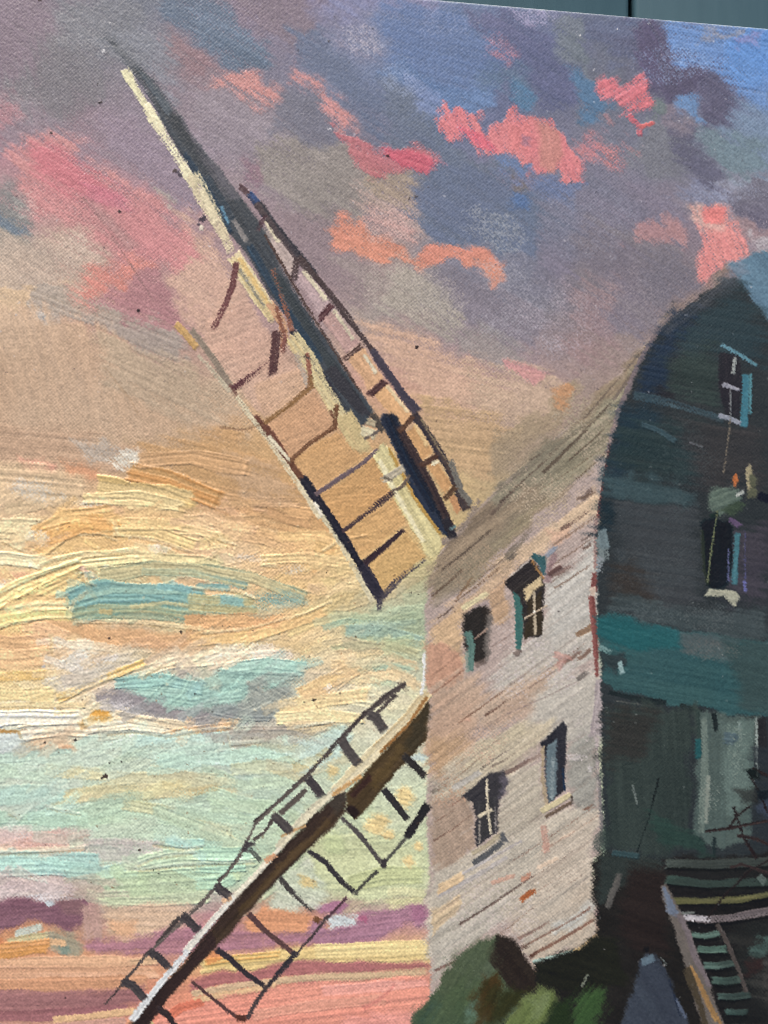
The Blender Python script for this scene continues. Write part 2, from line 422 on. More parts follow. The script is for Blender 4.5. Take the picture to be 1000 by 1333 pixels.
F([(715, 520), (740, 505), (752, 510), (735, 530), (718, 535)], 'c39068', a=.85, soft=4)
# ---- left: pinks and the tan hill of cloud
F([(0, 160), (30, 130), (110, 160), (200, 200), (250, 240), (255, 270), (180, 230), (80, 180), (0, 210)], '8e828c', a=.7, soft=10)
F([(120, 150), (250, 170), (290, 250), (250, 280), (180, 220)], '938392', a=.8, soft=12, c2='8c7e8a')
F([(-200, 240), (20, 250), (45, 280), (30, 320), (-200, 330)], '76807e', a=.7, soft=9, dry=.3)
F([(-10, 285), (30, 288), (38, 300), (0, 305)], '66788a', a=.7, soft=5)
F([(-200, 310), (60, 300), (110, 300), (140, 330), (120, 380), (60, 375), (-200, 360)], 'b8a898', a=.85, soft=9, c2='c8b09a')
F([(195, 240), (225, 245), (235, 275), (215, 285), (200, 270)], 'a39b92', a=.85, soft=5, dry=.35)
F([(-200, 370), (90, 375), (110, 395), (60, 410), (-200, 400)], 'd2b592', a=.9, soft=6, ang=D(10))
F([(45, 370), (120, 385), (200, 410), (250, 440), (240, 470), (180, 450), (110, 420), (45, 405)], 'b3a493', a=.9, soft=5, ang=D(22), c2='a89c92', h=.3)
F([(45, 405), (75, 412), (80, 425), (50, 420)], 'bcbbb8', a=.85, soft=3, ang=D(10))
F([(-200, 400), (50, 405), (150, 440), (240, 480), (320, 540), (300, 580), (150, 560), (-200, 560)], 'd2b496', a=.85, soft=12, c2='cbaa8b', ang=D(75), along=60, h=.2)
F([(130, 440), (220, 460), (310, 520), (330, 560), (220, 540), (140, 500)], 'c0aa8f', a=.85, soft=12, ang=D(25), h=.25)
F([(240, 280), (305, 340), (300, 420), (330, 470), (300, 490), (240, 430), (215, 350)], 'd2b098', a=.85, soft=12, c2='cca690')
F([(205, 330), (235, 400), (250, 440), (240, 420), (210, 380), (195, 340)], 'b08c88', a=.6, soft=8, ang=D(60))
F([(-200, 560), (120, 555), (180, 590), (140, 610), (60, 600), (-200, 600)], 'c2a184', a=.85, soft=9, ang=D(5), h=.35)
F([(180, 580), (300, 560), (410, 620), (440, 690), (380, 700), (230, 650)], 'c89e6c', a=.85, soft=12, c2='c3986a', ang=D(14), h=.3, along=60)
F([(300, 590), (360, 600), (400, 650), (340, 660), (290, 620)], 'c4a483', a=.7, soft=12, ang=D(14))
F([(100, 570), (150, 568), (155, 590), (110, 600)], 'b8ad9f', a=.8, soft=5, dry=.3)
F([(145, 590), (175, 585), (180, 600), (155, 606)], 'ded7c6', a=.9, soft=3, dry=.35)
# coral clouds, each its own part
def cloud(poly, c, label=None, **k):
    p = part('cloud', SKY, label)
    fill(poly, c, **{**dict(soft=10, wob=9, ang=D(35), h=.06, dry=.28, st=.08, p=p), **k})
    return p
cloud([(35, 185), (62, 168), (90, 185), (125, 215), (165, 242), (210, 268), (252, 305), (262, 335), (230, 352), (160, 332), (100, 287), (50, 270), (12, 240), (8, 215)], 'cd8889', c2='c98e8a', soft=9, a=.92)
fill([(40, 190), (75, 190), (120, 225), (160, 255), (140, 265), (90, 250), (45, 225)], 'ca757e', soft=12, ang=D(30), a=.8)
fill([(110, 240), (160, 250), (170, 275), (120, 270)], 'c8788a', soft=9, a=.5)
fill([(120, 262), (150, 280), (185, 320), (165, 330), (130, 290)], 'b08a86', soft=7, ang=D(50), a=.7)
cloud([(-200, 128), (24, 130), (22, 152), (5, 170), (-200, 160)], 'b28389', soft=8, a=.8)
cloud([(120, 335), (172, 335), (192, 352), (165, 377), (140, 388), (112, 402), (98, 382)], 'd3897c', a=.95, ang=D(30))
cloud([(112, 398), (150, 380), (195, 350), (215, 372), (236, 415), (244, 440), (205, 428), (160, 412)], 'ab7b7f', c2='b88486', a=.9, ang=D(22), soft=4)
cloud([(298, 96), (336, 97), (360, 120), (364, 135), (338, 141), (313, 126), (280, 112)], 'cc8d86', a=.92)
cloud([(384, 84), (396, 98), (420, 116), (442, 132), (457, 150), (460, 168), (446, 166), (434, 142), (420, 128), (398, 116), (384, 105)], 'ca8c88', a=.95)
cloud([(434, 160), (455, 174), (480, 186), (520, 192), (545, 195), (570, 210), (556, 228), (522, 224), (495, 238), (465, 218), (448, 196)], 'b66d72', c2='bf7278', a=.9, ang=D(18), soft=6, h=.2)
fill([(500, 192), (538, 195), (568, 211), (556, 226), (525, 219)], 'cb5f70', soft=3, ang=D(20), a=.85, h=.35)
cloud([(426, 286), (450, 284), (482, 296), (505, 306), (520, 322), (548, 332), (572, 318), (580, 313), (612, 322), (642, 326), (662, 340), (656, 356), (636, 366), (626, 350), (600, 340), (575, 356), (545, 350), (515, 336), (480, 332), (455, 328), (430, 312)], 'dd9378', c2='d88a78', a=.95, ang=D(20), soft=5, dry=.16)
fill([(480, 270), (530, 280), (540, 315), (500, 300), (470, 290)], 'c99a92', soft=8, a=.7, dry=.3)
cloud([(572, 158), (580, 145), (583, 126), (588, 142), (600, 138), (617, 142), (630, 163), (640, 168), (652, 158), (664, 150), (667, 134), (674, 148), (700, 149), (722, 156), (727, 168), (737, 182), (752, 192), (753, 246), (735, 243), (724, 226), (705, 229), (690, 228), (692, 211), (672, 205), (650, 200), (635, 190), (622, 180), (605, 173), (592, 181), (576, 166)], 'da7d84', c2='d28484', soft=3, wob=9, dry=.24, h=.22, ang=D(68), st=.07)
fill([(600, 165), (628, 170), (650, 195), (630, 190)], 'e0667a', soft=4, a=.7, ang=D(35))
fill([(700, 155), (728, 168), (735, 200), (720, 225), (702, 215)], 'c68a7f', soft=5, a=.8, ang=D(80))
fill([(665, 165), (690, 160), (690, 195), (670, 200)], 'd98080', soft=4, a=.7, ang=D(80))
fill([(680, 175), (692, 178), (690, 190), (680, 188)], '9a7488', soft=3, a=.7)
cloud([(630, 56), (650, 62), (668, 78), (664, 86), (650, 76), (634, 72)], 'ab7c8c', a=.9, dry=.3)
cloud([(783, 101), (798, 97), (804, 112), (838, 92), (852, 120), (851, 134), (826, 150), (806, 149), (793, 131), (781, 116)], 'd8767e', c2='d4808a', soft=4.5, wob=7, h=.22, ang=D(-30))
dab([(818, 150), (832, 164), (833, 176)], 6, 'c56873', dry=.3); dab([(833, 166), (852, 160)], 5, 'd0706f', dry=.3)
dab([(788, 148), (798, 164)], 8, 'a8858c', dry=.35, a=.8)
cloud([(756, 187), (775, 179), (790, 191), (802, 188), (823, 206), (818, 218), (795, 216), (758, 206)], 'c08088', a=.9, dry=.28, c2='cc8480')
cloud([(892, 268), (912, 264), (932, 267), (950, 270), (945, 290), (962, 300), (970, 325), (950, 350), (924, 369), (908, 362), (910, 335), (915, 310), (903, 290)], 'dd8a88', c2='dc968c', soft=6, wob=7, h=.2, ang=D(70))
fill([(892, 266), (912, 264), (918, 285), (945, 292), (940, 302), (912, 298), (898, 282)], 'd0aea2', soft=5, a=.7, dry=.2)
fill([(912, 268), (945, 272), (940, 290), (915, 290)], 'e2807c', soft=3, a=.8)
cloud([(828, 302), (848, 286), (860, 302), (870, 290), (884, 298), (884, 320), (850, 322), (822, 326)], 'a37e82', c2='b38684', a=.85, soft=7, dry=.3)
cloud([(650, 472), (690, 478), (717, 492), (702, 506), (655, 486)], 'cc9290', a=.85, soft=4)
# broken weave-catching greys
for (cx, cy, rx, ry, c, d, r) in [(650, 300, 42, 26, 'b6b6b4', .5, .4), (680, 400, 70, 70, 'a8a6ae', .45, .8), (740, 420, 60, 60, 'b0a4ae', .42, .5),
        (480, 55, 30, 26, 'c3c0ca', .5, .5), (500, 285, 34, 30, 'cbb2ac', .5, .6), (30, 270, 22, 20, 'c8c2b4', .45, 0), (90, 320, 40, 25, 'dcc6b4', .5, 0), (700, 20, 30, 14, 'b4b0cc', .5, 0),
        (585, 30, 40, 22, '9aa2c0', .4, 0), (530, 105, 40, 18, '9caccc', .45, .5), (540, 380, 60, 45, 'c0b6a8', .45, .3), (100, 35, 40, 30, 'a8a6a8', .42, 0),
        (30, 130, 60, 30, '9a979a', .42, 0), (880, 85, 46, 26, '9ab4da', .42, 0), (945, 250, 50, 16, 'a2aac0', .45, 0), (830, 400, 90, 60, '9a9094', .40, 0), (250, 230, 60, 60, 'a498a4', .38, 0),
        (350, 240, 80, 60, 'a49a96', .38, 0), (760, 300, 90, 60, '8d90a0', .38, 0)]:
    scumble(cx, cy, rx * 1.35, ry * 1.3, c, d, r, a=.42)
# ---- the lower sky: thick paint laid with a loaded brush
B = lambda pts, w, c, **k: dab(pts, w, c, **{**dict(h=1.0, dry=.06, st=.12, fade=.12, taper=(.12, .25)), **k})
fill([(20, 595), (75, 605), (72, 618), (35, 618)], 'dfa088', soft=4, ang=D(8), a=.9, h=.3)
fill([(78, 600), (130, 610), (130, 625), (85, 622)], 'd89b74', soft=5, ang=D(8), a=.85, h=.3)
fill([(-200, 605), (30, 605), (110, 622), (110, 660), (40, 655), (-200, 650)], 'ddc39a', soft=6, a=.85, h=.5, ang=D(5), c2='d2b490')
B([(170, 612), (220, 625), (280, 650)], 26, 'd3a56c', c2='c89258'); B([(180, 600), (250, 596), (320, 610)], 20, 'cfa476', a=.7)
B([(128, 632), (190, 640), (250, 652)], 24, 'e0c48a', c2='d8b878'); B([(110, 650), (180, 648), (240, 660)], 16, 'e4cc94')
scumble(165, 600, 26, 14, 'd8d4c4', .7, a=.6); scumble(50, 640, 50, 22, 'c9c6bc', .55, a=.6); scumble(120, 655, 40, 12, 'e6e2d4', .55, a=.6)
B([(42, 712), (90, 680), (150, 668)], 34, 'dfb478', c2='e6c084', across=1.15); B([(60, 700), (110, 685), (160, 690)], 22, 'ddaa6a')
B([(-60, 700), (0, 688), (25, 690), (30, 705)], 30, 'e4d2a6', c2='dcc69a', h=1.3); B([(-60, 728), (10, 728), (60, 735)], 20, 'e6d6ac', h=1.3)
B([(150, 692), (200, 692), (255, 712)], 18, 'e6c88c', h=1.3); B([(160, 682), (230, 684), (290, 700)], 13, 'e4c48a')
B([(290, 712), (262, 690), (235, 690)], 12, 'dcc08c', h=1.0)
B([(55, 738), (110, 725), (180, 720)], 14, 'e4cc98'); B([(100, 735), (170, 726), (260, 730), (330, 750)], 14, 'e6d29c', h=1.3)
scumble(45, 700, 22, 14, 'dedacc', .55, a=.6); scumble(208, 714, 22, 8, 'e8e8e2', .75, a=.6); scumble(8, 762, 22, 13, 'e4e8ea', .8, a=.6); scumble(138, 740, 14, 10, 'e8e8e4', .8, a=.6); scumble(40, 734, 12, 10, 'ece8e0', .8, a=.6)
fill([(-200, 745), (40, 745), (20, 757), (-200, 765)], 'dba684', soft=4, a=.8, ang=0, h=.3)
B([(-90, 830), (-20, 795), (30, 765), (104, 738)], 22, 'e6c98c', c2='f0d898', h=1.6, across=1.15); B([(-90, 850), (-10, 812), (50, 778), (104, 752)], 22, 'e9cf92', h=1.6, c2='e0bd80', across=1.15)
B([(10, 792), (50, 785), (100, 786)], 22, 'e2bf88', h=1.3, c2='eacb98', across=1.15); B([(-60, 840), (10, 806), (60, 800), (95, 802)], 14, 'e8d08c', h=1.3)
dab([(106, 738), (112, 745), (110, 760)], 7, 'e0b89c', h=1.2, dry=.2); dab([(118, 742), (124, 750)], 7, 'dcb49c', h=1.0, dry=.2)
# the blue-green strokes
TEAL = part('cloud', SKY, 'blue-green streak of cloud')
B([(132, 750), (200, 738), (270, 742), (330, 752), (395, 778)], 18, 'a0b498', c2='c2b88c', lo=.45, p=TEAL, h=.7)
B([(185, 745), (250, 746), (320, 762)], 10, '94b4a6', c2='b8b890', h=.6, p=TEAL)
B([(93, 792), (130, 780), (190, 778), (264, 790)], 46, '84aea0', c2='80aca6', h=1.0, across=1.15, p=TEAL, taper=(.04, .08), lo=.5)
B([(96, 800), (140, 797), (200, 798), (262, 808)], 20, '8caa92', c2='b0b084', h=.7, p=TEAL, a=.75, lo=.5, dry=.2)
B([(104, 778), (150, 766), (230, 768)], 14, '8ab6b0', c2='98b8a6', h=.8, p=TEAL, a=.8, dry=.15); B([(205, 764), (235, 766), (256, 772)], 9, '8ab8b4', h=.5, p=TEAL, dry=.2)
B([(170, 790), (215, 784), (256, 790)], 6, 'c2b888', h=.6, a=.8, p=TEAL, dry=.3); B([(130, 796), (145, 797)], 6, 'c8b078', h=.6, a=.7, p=TEAL, dry=.3)
B([(245, 785), (300, 788), (330, 788)], 20, 'c0b684', c2='86b4ae', h=.7, p=TEAL, lo=.7); B([(288, 780), (318, 784)], 11, '8ab4ac', h=.4, p=TEAL); B([(255, 762), (300, 766)], 8, '90b6ac', h=.4, p=TEAL)
fill([(328, 770), (385, 775), (400, 785), (350, 792), (330, 788)], '8fb0a4', soft=5, dry=.25, p=TEAL, h=.2)
fill([(60, 808), (160, 812), (262, 822), (350, 800), (380, 805), (340, 830), (220, 850), (120, 840)], 'd6a878', c2='d2a67c', soft=6, ang=D(-2), h=.3, a=.9)
B([(250, 836), (330, 828), (380, 812), (420, 795)], 14, 'dcb880', h=.8); B([(240, 812), (310, 806), (360, 808)], 18, 'd8aa78', h=.4); B([(400, 740), (440, 715), (480, 705)], 18, 'dcac72', h=.7, c2='d8b47c')
B([(340, 730), (400, 726), (455, 735)], 14, 'dec08a', h=.8); B([(360, 700), (420, 698), (440, 708)], 14, 'd9b57e', h=.5); scumble(330, 728, 42, 12, 'd0cabc', .6, a=.6); scumble(380, 742, 40, 10, 'c8c8be', .5, a=.6)
B([(-60, 832), (20, 838), (68, 834)], 22, 'dfb384', h=.7, c2='e4bf90'); B([(-60, 858), (20, 860), (64, 852)], 20, 'e0b888', h=.7)
scumble(88, 842, 34, 22, 'e6dcca', .55, .3, a=.6); scumble(100, 862, 44, 16, 'dfe1de', .7, -.3, a=.6); scumble(150, 856, 60, 14, 'dedfdc', .7, -.25, a=.6); scumble(70, 888, 26, 18, 'dcdcd4', .6, a=.6); scumble(108, 838, 22, 12, 'e6dfcc', .8, a=.6)
fill([(80, 870), (130, 862), (145, 870), (105, 895), (70, 900)], 'bdb6aa', soft=5, dry=.25, a=.8)
B([(-60, 888), (20, 880), (58, 878)], 16, 'dcb876', h=.6); B([(-60, 905), (20, 904), (70, 905)], 20, 'e0ca94', h=.6)
B([(75, 910), (130, 885), (188, 862)], 10, 'e2bd78', h=1.4); B([(190, 872), (230, 862), (275, 858)], 15, 'e9d8b4', h=1.0); B([(120, 905), (170, 882), (225, 866)], 9, 'ecd8b8', h=.8)
B([(275, 858), (330, 852), (380, 848)], 13, 'ead0ac', h=.9, fade=.3); scumble(360, 850, 40, 16, 'ece0d0', .75, a=.6); scumble(300, 848, 30, 10, 'e6dccc', .6, a=.6)
# the lower blue-green and grey cloud
GREY = part('cloud', SKY, 'grey and blue-green cloud low in the sky')
fill([(115, 900), (160, 890), (240, 905), (330, 915), (360, 935), (340, 945), (240, 950), (180, 935)], '9a9492', c2='8a8688', soft=6, dry=.24, ang=D(12), p=GREY, h=.15)
fill([(148, 886), (215, 878), (260, 888), (310, 860), (400, 858), (395, 880), (330, 900), (290, 925), (220, 922), (165, 898)], '93b5a8', c2='a4c0b2', soft=4, ang=D(4), h=.5, p=GREY, hs=.35)
B([(150, 890), (210, 884), (262, 896)], 14, '8eb3aa', h=.7, p=GREY); B([(200, 905), (250, 915), (310, 905)], 15, '9cc0b2', h=.7, p=GREY); B([(300, 868), (350, 862), (395, 868)], 12, '9cbcae', h=.8, p=GREY)
fill([(322, 885), (370, 880), (385, 905), (350, 940), (300, 945), (275, 925), (320, 915)], '9a9f95', c2='8f9890', soft=5, ang=D(30), p=GREY, h=.4, hs=.4)
B([(278, 922), (320, 930), (350, 930)], 14, '8d9490', h=.8, p=GREY); B([(125, 908), (180, 915), (240, 930)], 12, '8f898b', dry=.3, h=.2, p=GREY)
scumble(170, 922, 60, 12, 'd9d6d6', .6, .2, a=.6); scumble(240, 940, 60, 12, 'c6c2c4', .5, a=.6)
B([(390, 905), (430, 885), (470, 868)], 20, 'd9ba88', h=.6); B([(440, 855), (490, 850), (545, 870)], 16, 'cfb68c', h=.5, a=.8)
fill([(430, 800), (500, 795), (556, 790), (556, 845), (520, 850), (450, 830)], '9eb095', c2='a9b48e', soft=8, h=.25, ang=D(5))
B([(450, 820), (500, 822), (550, 836)], 16, '98b09c', h=.5); B([(430, 842), (490, 838), (545, 850)], 10, 'b8b68e', h=.5); fill([(478, 866), (510, 862), (540, 870), (520, 890), (485, 890)], 'a9bda2', soft=5, h=.3)
B([(365, 920), (430, 910), (480, 905)], 18, 'dcc594', h=.7); B([(360, 935), (420, 932), (470, 935)], 14, 'e2d0a0', h=1.1); B([(370, 943), (420, 942), (450, 945)], 8, 'e2caa0', h=1.2)
B([(470, 885), (510, 878), (540, 890)], 12, 'd8c298', h=.5); blot(428, 894, 5, 'ece6da')
# the white ridge
B([(-70, 938), (30, 934), (105, 936)], 22, 'ece5d0', h=1.5, across=1.15); B([(25, 955), (80, 950), (135, 952)], 18, 'ebe0c6', h=1.5, c2='e2d2b0', across=1.15); B([(-70, 922), (40, 918), (108, 918)], 8, 'e2cd9c', h=.8)
B([(110, 950), (170, 940), (215, 945)], 16, 'e8dcc0', h=1.2); B([(150, 930), (180, 936), (250, 946)], 10, 'dccaa8', h=.8); B([(210, 958), (240, 952), (300, 945)], 10, 'ddb88c', h=1.0)
fill([(118, 922), (145, 925), (138, 942), (117, 940)], 'd09a48', soft=1.5, wob=3, h=.4, ang=0)
fill([(25, 968), (80, 963), (100, 975), (60, 985), (35, 982)], 'dcb28c', soft=4, h=.5, ang=0); dab([(0, 952), (24, 953), (27, 962)], 4, 'b88a4c', h=.3)
fill([(-200, 950), (22, 955), (28, 972), (15, 985), (-200, 985)], 'c9d2cc', soft=4, h=.4, ang=0)
B([(296, 955), (330, 952), (400, 952)], 16, 'b0a696', h=.9, c2='a49c90', taper=(.02, .3)); B([(300, 968), (350, 962), (395, 965)], 8, 'b8b0a0', h=.5)
# pale green water of sky
for (pts, w, c) in [([(-80, 985), (20, 990), (90, 980)], 16, 'bcd4c2'), ([(100, 970), (180, 962), (290, 962)], 16, 'c6dac6'), ([(160, 975), (230, 985), (300, 972)], 16, 'c4dcc8'), ([(180, 962), (250, 956), (296, 954)], 12, 'bedcce'),
        ([(60, 990), (130, 985), (170, 1000)], 16, 'c8dac4'), ([(200, 1000), (260, 985), (330, 990)], 20, 'bcd8c6'), ([(300, 985), (340, 978), (400, 985)], 18, 'bcd8c4'), ([(-80, 1010), (0, 1004), (80, 1012)], 16, 'bfd5be'),
        ([(-80, 1040), (20, 1030), (85, 1040)], 26, 'b6d3c2'), ([(60, 1005), (150, 1010), (260, 1020)], 14, 'd6d2a8'), ([(85, 1040), (140, 1028), (230, 1030)], 20, 'd4cda0'), ([(150, 1012), (240, 1015), (330, 1040)], 14, 'd2cfa8'),
        ([(100, 1070), (170, 1055), (260, 1075)], 26, 'b8d0b4'), ([(-80, 1070), (20, 1064), (110, 1066)], 22, 'b2cfb8'), ([(160, 1045), (230, 1060), (300, 1085)], 14, 'c8cca4'), ([(200, 1055), (260, 1080), (320, 1100)], 18, 'bccfb0'),
        ([(260, 1000), (320, 1020), (380, 1010)], 18, 'c0d4b8'), ([(270, 1030), (330, 1050), (370, 1050)], 18, 'bcd2b4'), ([(300, 1000), (360, 1000), (410, 985)], 14, 'c8d2b0')]:
    B([(x, y + rng.normal() * 3) for x, y in pts], w, c, h=.5, across=1.15, dry=.14)
    B([(x + 6, y + 5) for x, y in pts], w * .4, tuple(np.clip(hx(c) * 1.03, 0, 1)), h=.4, dry=.2)
B([(385, 985), (420, 965), (450, 950)], 22, 'c8d4ba', h=.4); fill([(395, 968), (450, 945), (460, 962), (420, 1000), (390, 1005)], 'bed4c6', soft=5, h=.3, dry=.15); B([(380, 1000), (410, 990), (430, 975)], 14, 'd4cb98', h=.5)
dab([(230, 1018), (250, 1022)], 6, 'c29a5c', a=.7, dry=.3)
fill([(-200, 1083), (30, 1084), (110, 1086), (120, 1100), (60, 1104), (-200, 1105)], 'd6a898', c2='dcb4a4', soft=4, dry=.12, ang=0, h=.4); fill([(-200, 1080), (125, 1082), (120, 1090), (-200, 1092)], 'd8c6c0', soft=3, dry=.35, ang=0)
B([(-80, 1108), (20, 1106), (110, 1104)], 7, 'e4cdb2', h=.7)
fill([(110, 1085), (190, 1092), (245, 1098), (180, 1130), (120, 1118)], 'ccccc2', c2='b8a8a0', soft=6, dry=.25, ang=0, h=.3)
B([(-80, 1118), (30, 1116), (130, 1120)], 18, 'b2d8cc', h=.8); B([(0, 1132), (60, 1130), (115, 1134)], 18, 'a9d2ca', h=.8, c2='b8dccc'); B([(90, 1136), (130, 1138), (160, 1130)], 14, 'b4d4c6', h=.6); B([(215, 1095), (240, 1098), (262, 1098)], 10, 'b0d6c8', h=.6)
B([(182, 1124), (220, 1114), (330, 1110)], 16, 'c0d8b4', h=1.3); B([(180, 1132), (230, 1122), (330, 1124)], 12, 'c6dcb8', h=1.2); B([(150, 1145), (220, 1140), (310, 1135)], 20, 'bad0a8', h=.9); B([(135, 1162), (200, 1158), (280, 1150)], 20, 'bccfaa', h=.9); B([(140, 1172), (200, 1172), (270, 1168)], 14, 'c2cdaa', h=.7)
B([(260, 1110), (300, 1112), (330, 1110)], 18, 'b4d8bc', h=1.0, across=1.15); B([(255, 1128), (290, 1130), (320, 1128)], 14, 'b0d6ba', h=1.0, across=1.15); B([(255, 1150), (285, 1150), (300, 1142)], 18, 'b2d4b6', h=.7)
fill([(-200, 1140), (80, 1140), (100, 1160), (60, 1172), (-200, 1172)], 'cdbab4', c2='d0c4bc', soft=5, dry=.22, ang=0, h=.25); scumble(60, 1168, 60, 12, 'd9dbe0', .6, a=.6)
PUR = part('cloud', SKY, 'dark purple bank of cloud low on the left')
fill([(-200, 1176), (20, 1175), (70, 1180), (118, 1168), (124, 1180), (100, 1205), (85, 1216), (60, 1206), (30, 1200), (10, 1217), (-200, 1210)], '835c69', c2='8c6672', soft=4, wob=5, ang=D(-5), dry=.14, h=.3, p=PUR)
fill([(70, 1175), (105, 1170), (118, 1185), (85, 1190)], '8a6a68', soft=5, a=.6, p=PUR)
dab([(60, 1178), (70, 1175)], 7, 'c2ccd0', h=.3); B([(20, 1216), (40, 1212), (56, 1206)], 11, 'c9cfc0', h=.4); B([(10, 1228), (40, 1222), (70, 1218)], 12, 'cbbf90', h=.5)
fill([(60, 1212), (92, 1215), (108, 1232), (98, 1248), (75, 1240), (58, 1228)], '93958a', c2='a89878', soft=5, dry=.15, h=.25); fill([(74, 1232), (86, 1230), (90, 1242), (80, 1244)], '7c9084', soft=2, a=.8)
B([(-80, 1240), (10, 1238), (62, 1232)], 18, 'd89a58', h=.5, c2='dba068'); dab([(-60, 1222), (6, 1226)], 10, 'd88c60', h=.4); dab([(66, 1226), (86, 1228)], 8, 'deb488', h=.6)
fill([(105, 1180), (130, 1172), (135, 1225), (105, 1222)], 'd0b49a', c2='b8948a', soft=4, ang=D(80), dry=.25, h=.2)
fill([(135, 1182), (245, 1178), (240, 1195), (180, 1225), (140, 1218)], 'd8b898', c2='cfb49c', soft=6, h=.25, ang=0); fill([(142, 1198), (178, 1200), (172, 1220), (148, 1218)], 'dcae88', soft=5)
ROSE = part('cloud', SKY, 'dull rose band of cloud behind the lower sail')
fill([(108, 1226), (135, 1222), (180, 1220), (215, 1205), (250, 1208), (330, 1215), (390, 1212), (480, 1212), (500, 1222), (470, 1230), (370, 1228), (290, 1234), (200, 1238), (112, 1242)], 'b27f86', c2='a8788a', soft=5, wob=5, ang=D(-3), dry=.12, h=.25, p=ROSE)
ORG = part('cloud', SKY, 'orange patch of cloud under the lower sail')
fill([(322, 1190), (350, 1184), (385, 1186), (418, 1198), (412, 1210), (370, 1214), (328, 1214), (320, 1205)], 'da9c74', c2='d4946c', soft=3.5, wob=4, ang=D(4), dry=.08, h=.4, p=ORG)
MAUV = part('cloud', SKY, 'mauve cloud touching the mill wall')
fill([(412, 1200), (430, 1208), (460, 1195), (480, 1186), (520, 1180), (558, 1176), (560, 1208), (520, 1205), (490, 1222), (440, 1228), (400, 1226)], 'a87a8c', c2='b08496', soft=4, wob=5, ang=D(-8), dry=.15, h=.25, p=MAUV)
fill([(412, 1180), (440, 1172), (456, 1174), (440, 1188), (420, 1188)], 'ac7890', soft=3, dry=.2, p=MAUV)
fill([(535, 1185), (552, 1172), (560, 1180), (556, 1200), (538, 1200)], 'a06a84', soft=4, a=.7, p=MAUV)
fill([(424, 1196), (440, 1186), (464, 1192), (462, 1203), (430, 1208)], 'cdd6d6', soft=3, dry=.1, h=.35); fill([(464, 1194), (480, 1190), (478, 1200), (468, 1198)], 'b0607e', soft=2, a=.7)
fill([(500, 1170), (556, 1165), (556, 1178), (510, 1182)], 'd0cc9c', soft=4, ang=0)
fill([(390, 1085), (470, 1080), (540, 1100), (556, 1160), (480, 1175), (430, 1160), (400, 1130)], 'c6cc9c', c2='c9d0a4', soft=8, ang=D(-3), h=.3)
fill([(418, 1080), (445, 1090), (450, 1110), (425, 1112)], 'bfca98', soft=6, h=.3); B([(455, 1150), (500, 1140), (552, 1140)], 22, 'c5cd98', h=.5); B([(505, 1162), (530, 1160), (554, 1164)], 8, 'd2d2a4', h=.4)
fill([(360, 1150), (400, 1120), (430, 1165), (410, 1185), (350, 1185)], 'c6d0b4', c2='c8c8b8', soft=6, h=.25); fill([(388, 1140), (410, 1146), (416, 1156), (395, 1154)], 'd9c488', soft=3, dry=.2, h=.35)
for (x, y, r) in [(528, 1036, 13), (487, 1075, 12), (497, 1068, 10), (505, 1085, 8), (530, 1120, 9), (430, 1008, 9), (401, 1150, 5), (545, 1100, 6)]:
    fill([(x - r, y), (x - r * .3, y - r), (x + r * .6, y - r * .8), (x + r, y + r * .2), (x + r * .2, y + r), (x - r * .6, y + r * .7)], 'e2cb90', soft=r * .4, dry=.12, h=.5)
# yellow and red bands
YEL = part('cloud', SKY, 'yellow band of cloud above the red band')
fill([(262, 1250), (300, 1242), (360, 1236), (420, 1232), (470, 1230), (558, 1226), (560, 1248), (500, 1252), (430, 1250), (370, 1254), (310, 1262), (264, 1268)], 'e2ca8c', c2='dcc080', soft=3, wob=4, ang=D(-4), h=.55, dry=.06, p=YEL)
B([(268, 1256), (310, 1248), (365, 1244)], 14, 'dfc07a', c2='d8a660', h=.8, p=YEL); B([(412, 1240), (480, 1236), (555, 1234)], 16, 'e6d092', h=.5, p=YEL); dab([(268, 1250), (282, 1244)], 12, 'd88a50', h=.5, a=.7)
dab([(150, 1252), (158, 1254)], 8, 'c9a04c', a=.8); B([(162, 1254), (180, 1252), (205, 1250)], 12, 'e0b890', h=.9)
B([(-80, 1256), (60, 1254), (165, 1252)], 14, 'dfb08a', h=.5); B([(-80, 1268), (80, 1268), (200, 1266)], 18, 'daa884', h=.4, c2='e0b08e'); B([(-80, 1284), (60, 1282), (190, 1278)], 18, 'd69e78', h=.35)
fill([(-200, 1296), (80, 1292), (190, 1284), (182, 1306), (120, 1316), (-200, 1318)], '9c6c6c', c2='a67674', soft=5, ang=D(-2), h=.2); B([(-80, 1322), (50, 1322), (160, 1314)], 14, '9e6a6c', h=.2); B([(70, 1328), (120, 1322), (175, 1316)], 8, 'd8b084', h=.4); B([(-80, 1336), (60, 1340), (160, 1330)], 10, 'c89a88', h=.3)
RED = part('cloud', SKY, 'brown-red stripe of cloud')
fill([(250, 1276), (300, 1266), (370, 1256), (430, 1252), (500, 1254), (558, 1252), (560, 1258), (500, 1264), (430, 1266), (360, 1272), (290, 1284), (250, 1292)], 'b2736c', c2='aa6c6c', soft=2.5, wob=3, ang=D(-6), h=.25, dry=.06, p=RED)
B([(250, 1294), (320, 1282), (400, 1274), (480, 1270), (556, 1266)], 10, 'd2b48e', h=.5, c2='c8a888'); B([(252, 1303), (300, 1294), (360, 1284)], 9, 'd8b488', h=.6)
CORAL = part('cloud', SKY, 'broad coral band at the foot of the sky')
fill([(215, 1316), (260, 1304), (330, 1290), (420, 1280), (500, 1276), (559, 1270), (562, 1348), (190, 1352), (205, 1330)], 'e69c86', c2='e2907c', soft=3, wob=3, ang=D(-7), h=.45, along=60, dry=.03, p=CORAL)
